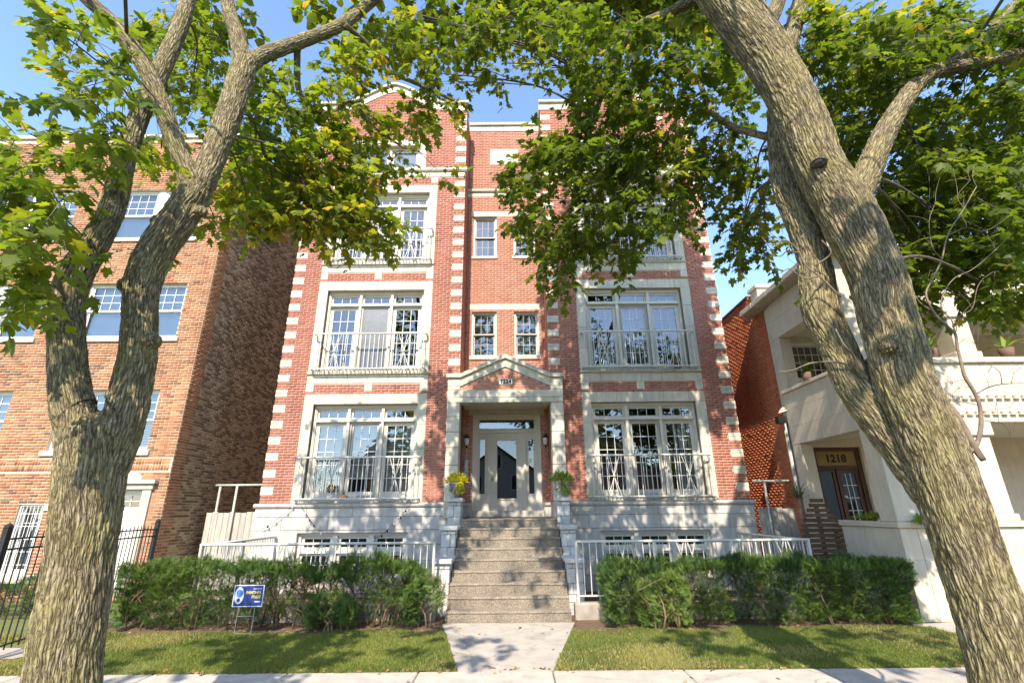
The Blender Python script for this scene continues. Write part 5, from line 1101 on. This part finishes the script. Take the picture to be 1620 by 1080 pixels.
side = [[(1511, 528, 6), (1505, 505, 5), (1490, 490, 5), (1492, 465, 4.5), (1510, 440, 4), (1540, 425, 3.5), (1575, 395, 3), (1600, 370, 2)], [(1546, 622, 6), (1565, 612, 5), (1590, 607, 4), (1622, 606, 3.5)], [(1585, 608, 3.5), (1582, 590, 3), (1570, 580, 2.5), (1562, 590, 2)], [(1600, 606, 3), (1604, 590, 2.5), (1615, 583, 2)], [(1512, 526, 4), (1518, 500, 3.5), (1538, 488, 3), (1546, 455, 2.5), (1556, 440, 2)],
        [(1472, 490, 5), (1455, 478, 4), (1440, 455, 3.5), (1428, 440, 2.5)], [(1545, 640, 4), (1520, 635, 3), (1500, 632, 2.5), (1492, 620, 2)], [(1530, 600, 3.5), (1508, 605, 2.5), (1495, 625, 2)], [(1535, 612, 3), (1515, 615, 2.5), (1500, 635, 1.8)], [(1550, 650, 3), (1575, 648, 2.4), (1598, 644, 1.6)], [(1552, 665, 3), (1580, 668, 2.4), (1592, 675, 2), (1598, 690, 1.5)], [(1490, 410, 3.5), (1475, 390, 3), (1470, 350, 2.2), (1480, 320, 1.5)], [(1500, 372, 3), (1530, 360, 2.5), (1560, 365, 2), (1600, 340, 1.4)], [(1525, 330, 2.6), (1515, 310, 2), (1535, 285, 1.4)], [(1515, 545, 2.5), (1530, 535, 2), (1545, 545, 1.4)]]
def stick(rows, k):
    out = []
    for _ in range(k):
        i = random.randint(1, len(rows)-1); u, v, wd = rows[i]; a = random.uniform(-2.6, -.5); L = random.uniform(18, 46); r = []
        for j in range(4): r.append((u, v, max(.9, 2.0-.4*j))); a += random.uniform(-.5, .5); u += L/3*math.cos(a); v += L/3*math.sin(a)
        out.append(r)
    return out
side += [q for r in list(side)+[main[8:]] for q in stick(r, 3)]
for k, rows in enumerate([main]+side):
    s = spline([(*P(u, v, 3.88+.012*(k % 13)), pxr(wd*(.62 if k == 0 else .5), u, v, 3.9)) for u, v, wd in rows], 4); db.tube([tuple(q[:3]) for q in s], [max(.0012, q[3]) for q in s], 7)
db.build('dead_branch', 'deadwood', RTREE, True)
st = spline([(*P(1500, 640, 3.93), .03), (*P(1520, 668, 3.9), .026), (*P(1540, 705, 3.88), .026), (*P(1556, 728, 3.85), .02)], 5); MB().tube([tuple(q[:3]) for q in st], [q[3] for q in st], 9).build('broken_stub', 'deadwood', RTREE, True)
for k, rows in enumerate(([(1330, 470, 4), (1300, 440, 3.5), (1275, 420, 3), (1262, 395, 2.5), (1245, 380, 2)], [(1295, 437, 3), (1270, 440, 2.5), (1250, 425, 2), (1235, 432, 1.5)], [(1265, 400, 2.5), (1245, 398, 2), (1230, 405, 1.5), (1205, 375, 1.2)], [(1345, 585, 4.5), (1335, 575, 4), (1310, 572, 3.5), (1280, 575, 3), (1255, 585, 2.2), (1232, 588, 1.6)], [(1366, 590, 5), (1350, 560, 4), (1335, 545, 3), (1322, 520, 2)], [(1290, 420, 3), (1315, 400, 2.5), (1300, 380, 2)])):
    s = spline([(*P(u, v, 4.1-.01*k), pxr(wd, u, v, 4.1)) for u, v, wd in rows], 4); MB().tube([tuple(q[:3]) for q in s], [max(.001, q[3]) for q in s], 6).build('dead_twig', 'deadwood', RTREE, True)


# ---- yew hedges
nd = []
for i in range(7):
    y = .08+i*.13; wd = .34*(1-.45*i/7)
    nd += [(0, y-.035, 0), (0, y+.035, 0), (wd, y+.16, -.03), (0, y-.035, 0), (0, y+.035, 0), (-wd, y+.16, -.03)]
nd += [(-.04, .9, 0), (.04, .9, 0), (0, 1.1, 0)]
SPR = np.array(nd); SPR_F = np.arange(len(nd)).reshape(-1, 3)
def yew(name, label, group, x0, x1, y0, y1, ztop, n, mat, bare=(), base=.12, lump=.13, stems=26, seed=0):
    T = thing(name, ((x0+x1)/2, (y0+y1)/2, 0), label, 'hedge' if name == 'yew_hedge' else 'shrub', group)
    w_, d_, h_ = x1-x0, y1-y0, ztop
    ar = np.array([w_*h_, w_*d_, w_*h_*.5, d_*h_*.8, d_*h_*.8]); f = RNG.choice(5, n, p=ar/ar.sum()); a = RNG.random(n); b = RNG.random(n)
    p = np.zeros((n, 3)); o = np.zeros((n, 3)); Z0 = base
    for k, (fx, fy, fz, nx) in enumerate(((a, 0*a, b, (0, -1, .35)), (a, b, 0*a+1, (0, -.25, 1)), (a, 0*a+1, b, (0, 1, .3)), (0*a, a, b, (-1, 0, .3)), (0*a+1, a, b, (1, 0, .3)))):
        m_ = f == k; p[m_] = np.stack([x0+w_*fx, y0+d_*fy, Z0+(h_-Z0)*fz], 1)[m_]; o[m_] = nx
    q = p*np.array((2.3, 2.3, 2.3))+seed; ins = (vnoise(q, 41)*1.3+vnoise(q*2.6, 42)*.8-.6)*lump*2.3+RNG.exponential(.035, n)
    rnd_x = np.clip((np.minimum(p[:, 0]-x0, x1-p[:, 0]))/.25, 0, 1); c = np.array(((x0+x1)/2, (y0+y1)/2, ztop*.55)); 
    p = p-unit(o)*ins[:, None]; p[:, 2] -= (1-rnd_x)**2*.14*(p[:, 2] > ztop*.6); p[:, 1] += np.where((p[:, 2] < ztop*.4) & (p[:, 1] < (y0+y1)/2), .10*(1-p[:, 2]/(ztop*.4)), 0)
    keep = np.ones(n, bool)
    for (bx, bz, brx, brz, dens) in bare: keep &= ~((((p[:, 0]-bx)/brx)**2+((p[:, 2]-bz)/brz)**2 < 1) & (RNG.random(n) > dens))
    keep &= p[:, 2] > .06; p, o = p[keep], o[keep]; n = len(p)
    o = unit(o+np.array((0, 0, .25))+RNG.normal(0, .5, (n, 3))); nr = RNG.normal(0, 1, (n, 3))+np.array((0, -.5, .8))
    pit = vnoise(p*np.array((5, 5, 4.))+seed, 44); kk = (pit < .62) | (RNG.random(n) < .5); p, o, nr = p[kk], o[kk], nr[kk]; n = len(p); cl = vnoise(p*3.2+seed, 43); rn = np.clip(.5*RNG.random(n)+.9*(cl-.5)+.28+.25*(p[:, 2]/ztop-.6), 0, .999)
    V, F, r = scatter(p-o*.03, o, nr, RNG.uniform(.05, .13, n), SPR, SPR_F, None, rn); cc = np.array(((x0+x1)/2, (y0+y1)/2, 0))
    mesh_obj('foliage', np_mesh('foliage', V-cc, [F], {'rnd': r}), mat, T, cc, 'stuff')
    s = MB()
    for i in range(stems):
        bx = random.uniform(x0+.1, x1-.1); by = random.uniform(y0+.3*d_, y1-.25*d_); pts = [(bx, by, -.04)]
        for k in range(1, 5): pts.append((bx+random.uniform(-.12, .12)*k*.7, by+random.uniform(-.03, .05)*k, ztop*.22*k))
        s.tube(pts, [.018, .015, .011, .007, .003], 6)
        for k in range(3):
            b0 = pts[random.randint(1, 3)]; s.tube([b0, (b0[0]+random.uniform(-.2, .2), b0[1]-random.uniform(-.1, .1), b0[2]+random.uniform(.05, .25))], [.007, .002], 5)
    s.build('stems', 'yew_stem', T, True, 'stuff'); return T
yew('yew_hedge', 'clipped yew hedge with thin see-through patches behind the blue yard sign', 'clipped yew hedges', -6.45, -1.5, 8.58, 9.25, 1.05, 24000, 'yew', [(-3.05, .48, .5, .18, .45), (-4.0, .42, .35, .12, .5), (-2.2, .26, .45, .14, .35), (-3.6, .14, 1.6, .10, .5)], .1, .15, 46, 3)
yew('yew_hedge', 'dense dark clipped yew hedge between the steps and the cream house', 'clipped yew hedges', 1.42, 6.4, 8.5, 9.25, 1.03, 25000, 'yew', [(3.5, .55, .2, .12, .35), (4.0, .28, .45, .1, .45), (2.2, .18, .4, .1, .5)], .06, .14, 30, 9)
yew('yew_shrub', 'small pale yew shrub beside the bottom step on the yard sign side', 'small yew shrubs', -1.75, -1.22, 8.62, 9.08, .86, 1500, 'yew_light', [(-1.5, .2, .3, .22, .2)], .22, .1, 7, 5)
yew('yew_shrub', 'low pale yew shrub standing in front of the thin part of the hedge', 'small yew shrubs', -3.3, -2.5, 8.42, 8.8, .56, 1800, 'yew_light', [], .03, .1, 6, 6)
yew('yew_shrub', 'rounded bright yew shrub in front of the dense dark hedge', 'small yew shrubs', 1.95, 2.8, 8.40, 8.75, .84, 2400, 'yew_light', [], .03, .12, 8, 7)
yew('yew_hedge', 'low yew hedge behind the black iron fence by the tan building', 'clipped yew hedges', -11.6, -8.6, 9.6, 10.2, .62, 4500, 'yew', [], .03, .1, 8, 12)
# ---- grass, dead leaves
def lawn(name, label, regions, n, hmin, hmax):
    P_ = []
    for (poly, dens) in regions:
        x0, x1, y0, y1 = poly; k = int(dens*(x1-x0)*(y1-y0)); P_.append(np.stack([RNG.uniform(x0, x1, k), RNG.uniform(y0, y1, k), np.zeros(k)], 1))
    p = np.vstack(P_); t = np.clip((p[:, 1]-6.585)/(9.11-6.585), 0, 1); left = -.66+(-1.2+.66)*t; rt = .45+.55*t
    ex = vnoise(p*np.array((9, 9, 1.)), 51)*.06-.03
    keep = (p[:, 0] < left+ex-.01) | (p[:, 0] > rt+ex+.01); keep &= p[:, 1] > 6.585-np.where(vnoise(p*np.array((5, 1, 1.)), 52) > .6, .05, .0); keep &= p[:, 1] < 8.6+.26*(vnoise(p*np.array((2.2, 2.2, 1)), 53)-.5)
    keep &= ~((p[:, 0] > 6.45) & (p[:, 0] < 7.5) & (p[:, 1] > 7.0)); keep &= ~((p[:, 0] < -6.4) & (p[:, 1] > 7.2) & (p[:, 1] < 8.05))
    bald = vnoise(p*np.array((1.3, 1.3, 1)), 54); keep &= RNG.random(len(p)) < np.clip(1.5-1.5*np.maximum(0, bald-.62)*3, .35, 1); p = p[keep]; n = len(p)
    d = unit(np.stack([RNG.normal(0, .5, n), RNG.normal(0, .5, n), np.ones(n)], 1)); nr = RNG.normal(0, 1, (n, 3)); dry = vnoise(p*np.array((1.1, 1.1, 1)), 55)
    T3 = np.array([(-.09, 0, 0), (.09, 0, 0), (.06, .55, .0), (0, 1.0, .12), (-.06, .55, 0)]); TF = np.array([(0, 1, 2, 4)]); 
    V, F, r = scatter(p, d, nr, RNG.uniform(hmin, hmax, n), T3, np.array([(0, 1, 2), (0, 2, 4), (4, 2, 3)]), None, np.clip(.45*RNG.random(n)+1.1*(dry-.48)+.2, 0, .999)); c = np.array((0, 7.5, 0))
    o = mesh_obj(name, np_mesh(name, V-c, [F], {'rnd': r}), 'grass', None, c, 'stuff'); o['label'] = label; o['category'] = 'grass'
lawn('grass', 'short patchy lawn grass on both sides of the front path', [((-8.5, -.5, 6.5, 8.85), 7500), ((.3, 8.2, 6.5, 8.8), 7500)], 0, .02, .05)
k = 420; p = np.stack([RNG.uniform(-6.5, 6.6, k), np.where(RNG.random(k) < .85, RNG.normal(8.5, .16, k), RNG.uniform(6.0, 8.4, k)), np.full(k, .016)], 1)
p = p[(np.abs(p[:, 0]+.1) > 1.0) | (RNG.random(k) < .12)]; k2 = 260; p = np.vstack([p, np.stack([RNG.uniform(-6.5, 6.6, k2), RNG.normal(6.62, .05, k2), np.full(k2, .014)], 1)])
d = unit(RNG.normal(0, 1, (len(p), 3))*np.array((1, 1, .15))); V, F, r = scatter(p, d, np.array((0, 0, 1.))+RNG.normal(0, .35, (len(p), 3)), RNG.uniform(.02, .06, len(p)), COARSE, COARSE_F)
o = mesh_obj('fallen_leaves', np_mesh('fallen_leaves', V-np.array((0, 7.5, 0)), [F], {'rnd': r}), 'litter', None, (0, 7.5, 0), 'stuff'); o['label'] = 'brown fallen leaves scattered under the hedges and along the pavement edge'; o['category'] = 'fallen leaves'
# ---- potted and porch plants
OVAL = np.array([(0, 0, 0), (.22, .35, .03), (.16, .75, -.02), (0, 1, -.1), (-.16, .75, -.02), (-.22, .35, .03)]); OVAL_F = np.array([(0, 1, 5), (1, 2, 4), (1, 4, 5), (2, 3, 4)])
def mound(name, label, cat, c, r, n, mat, size=.05, trail=None, group=None, stem=True, up=.6):
    c = np.array(c, float); T = thing(name, c, label, cat, group); q = unit(RNG.normal(0, 1, (n, 3))); q[:, 2] = np.abs(q[:, 2]); p = c+q*np.array(r)*(RNG.random((n, 1))**.4); dr = q+np.array((0, 0, up))+RNG.normal(0, .35, (n, 3))
    if trail:
        k = n//4; t = RNG.random(k); p2 = c+np.stack([trail[0]+RNG.normal(0, .035, k)*(1+t), trail[1]+RNG.normal(0, .03, k), -t*trail[2]+.04], 1); p = np.vstack([p, p2]); dr = np.vstack([dr, np.stack([RNG.normal(0, .5, k), RNG.normal(-.4, .4, k), np.full(k, -.8)], 1)])
    V, F, rr = scatter(p, dr, RNG.normal(0, .7, p.shape)+np.array((0, -.3, .8)), RNG.uniform(size*.7, size*1.4, len(p)), OVAL, OVAL_F); mesh_obj('foliage', np_mesh('foliage', V-c, [F], {'rnd': rr}), mat, T, c, 'stuff')
    if stem:
        m = MB()
        for i in range(9): e = p[RNG.integers(n)]; m.tube([tuple(c-np.array((0, 0, .05))), tuple((c+e)/2+np.array((0, 0, .03))), tuple(e)], [.005, .004, .002], 5)
        m.build('stem', 'plant_green', T)
    return T
mound('potted_plant', 'bright yellow foliage spilling over the dark urn', 'plant', (-1.30, 11.66, 2.36), (.26, .2, .22), 420, 'plant_yellow', .065, (.09, -.17, .25), 'plants in the stair urns')
mound('potted_plant', 'green trailing foliage spilling over the pale grey urn', 'plant', (1.13, 11.66, 2.38), (.28, .2, .22), 420, 'plant_green', .06, (.02, -.18, .30), 'plants in the stair urns')
c = P(1362, 815, 9.6); mound('ledge_plant', 'green leafy plant on the low wall cap of the cream porch', 'plant', (6.8, 9.75, 1.55), (.13, .5, .09), 260, 'plant_green', .06, None)
mound('ledge_plant', 'small bright green plant hanging at the corner of the cream porch wall', 'plant', (7.05, 8.84, 1.47), (.22, .1, .16), 200, 'plant_green', .06, None)
def spiky(name, label, c, n, L, mat, wide=.07, spread=1.0, ground=None):
    T = thing(name, c, label, 'plant'); c = np.array(c, float); a = RNG.uniform(0, 2*math.pi, n); el = RNG.uniform(.15, 1.3, n); d = np.stack([np.cos(a)*np.cos(el)*spread, np.sin(a)*np.cos(el)*spread, np.sin(el)], 1)
    BL_ = np.array([(-.5, 0, 0), (.5, 0, 0), (.42, .5, .0), (0, 1.0, -.3), (-.42, .5, 0)])*np.array((wide, 1, 1)); V, F, r = scatter(np.repeat(c[None], n, 0), d, np.repeat(np.array([[0, -.2, 1.]]), n, 0), RNG.uniform(.7, 1.1, n)*L, BL_, np.array([(0, 1, 2), (0, 2, 4), (4, 2, 3)]))
    mesh_obj('fronds', np_mesh('fronds', V-c, [F], {'rnd': r}), mat, T, c); pz = c.copy()
    if ground is not None: pz[2] = ground+.25; MB().tube([tuple(pz-np.array((0, 0, .05))), tuple(c+np.array((0, 0, .05)))], [.05, .04], 8).build('stem', 'yew_stem', T)
    MB().lathe([(0, -.25), (.09, -.25), (.13, -.02), (.10, -.02), (0, -.03)], tuple(pz), 12).build('pot', 'fernpot', T, True)
spiky('spiky_plant', 'grey green spiky palm plant behind the brown slatted screen', (6.28, 11.2, 1.95), 46, .5, 'palm', .05, ground=0)
spiky('spiky_plant', 'arching green spider plant on the upper porch parapet', (8.25, 9.1, 4.72), 26, .42, 'plant_green', .06)
spiky('spiky_plant', 'broad leaved green plant on the upper porch parapet past the column', (9.75, 9.1, 4.72), 12, .5, 'plant_green', .22)
spiky('spiky_plant', 'dark leafy pot plant in the side opening of the upper porch', (6.8, 10.8, 4.72), 14, .42, 'plant_green', .2)
spiky('spiky_plant', 'pot plant standing behind the middle right balcony railing', (4.42, 12.42, 5.53), 18, .3, 'plant_green', .12)
mound('fern_clump', 'green fern clump behind the short railing by the grey gate', 'plant', (5.55, 11.3, .1), (.35, .5, .7), 500, 'plant_green', .09, None)
mound('flower_pot', 'pot of orange and yellow flowers behind the lower left balcony railing', 'plant', (-4.45, 12.36, 2.2), (.16, .07, .2), 160, 'litter', .05, None)
mound('climbing_vine', 'thin green vine climbing the red side wall behind the grey gate', 'plant', (6.75, 12.7, 1.4), (.05, .12, .75), 130, 'plant_green', .05, None)

# ================================================================== across the street, behind the viewpoint: what the panes reflect
for (x, wd, hh, mat, lab) in ((-13, 8.5, 8.6, 'brick_tan', 'wide tan gabled house across the street reflected in the lower left panes'), (-1.5, 7.6, 8.2, 'stone_base', 'pale gabled house across the street reflected in the front door'), (9.5, 8.5, 9.0, 'brick_red', 'red gabled house across the street reflected in the lower right panes'), (20.5, 9.5, 9.2, 'brick_tan', 'tan gabled house across the street reflected in the door of the cream house'), (32, 10, 9, 'stone_base', 'pale gabled house at the far end of the row across the street')):
    T = thing('gabled_house', (x, -25, 0), lab, 'house', 'houses across the street'); a, b = x-wd/2, x+wd/2
    MB().prism([(a, -.1), (b, -.1), (b, hh*.66), (x, hh), (a, hh*.66)], -33, -25).build('wall', mat, T)
    for sg in (-1, 1):
        e = a-.3 if sg < 0 else b+.3; q = [(e, hh*.66-.15), (x, hh+.03), (x, hh+.22), (e, hh*.66+.05)]; MB().prism(q if sg < 0 else q[::-1], -33.3, -24.6).build('roof', 'asphalt', T)
    for (u, z) in ((-.28, 1.2), (.28, 1.2), (-.28, 3.8), (.28, 3.8), (0, 5.9)):
        W = MB(); framebox(W, x+u*wd-.6, x+u*wd+.6, z, z+1.6, -25, -24.9, .1); W = W.build('window', 'white', T); MB().box(x+u*wd-.5, x+u*wd+.5, -24.99, -24.97, z+.1, z+1.5).build('pane', 'ink', W)
    MB().box(x-.5, x+.5, -25, -24.92, .3, 2.4).build('door', 'wood_red', T)
for (x, y, hh, lab) in ((-7.5, -11.5, 9.5, 'street tree across the road reflected in the left panes'), (5.0, -11.5, 10, 'street tree across the road reflected in the right panes'), (14.0, -11.5, 9, 'street tree across the road past the red gabled house')):
    T = thing('street_tree', (x, y, 0), lab, 'tree', 'street trees across the road'); MB().tube([(x, y, -.1), (x+.1, y, 2.2), (x-.1, y, 4.5), (x, y, hh-1)], [.28, .22, .16, .04], 10).build('trunk', 'yew_stem', T, True)
    q = unit(RNG.normal(0, 1, (420, 3)))*(RNG.random((420, 1))**.4)*np.array((2.8, 2.6, 2.9))+np.array((x, y, hh-3)); l2, d2, n2, b0, b1 = twigs(q, unit(q-np.array((x, y, hh-3))), 8)
    V, F, rn = scatter(l2, d2, n2, RNG.uniform(.16, .26, len(l2)), COARSE, COARSE_F); c = np.array((x, y, 0)); mesh_obj('leaves', np_mesh('leaves', V-c, [F], {'rnd': rn}), 'leaf_right', T, c, 'stuff')
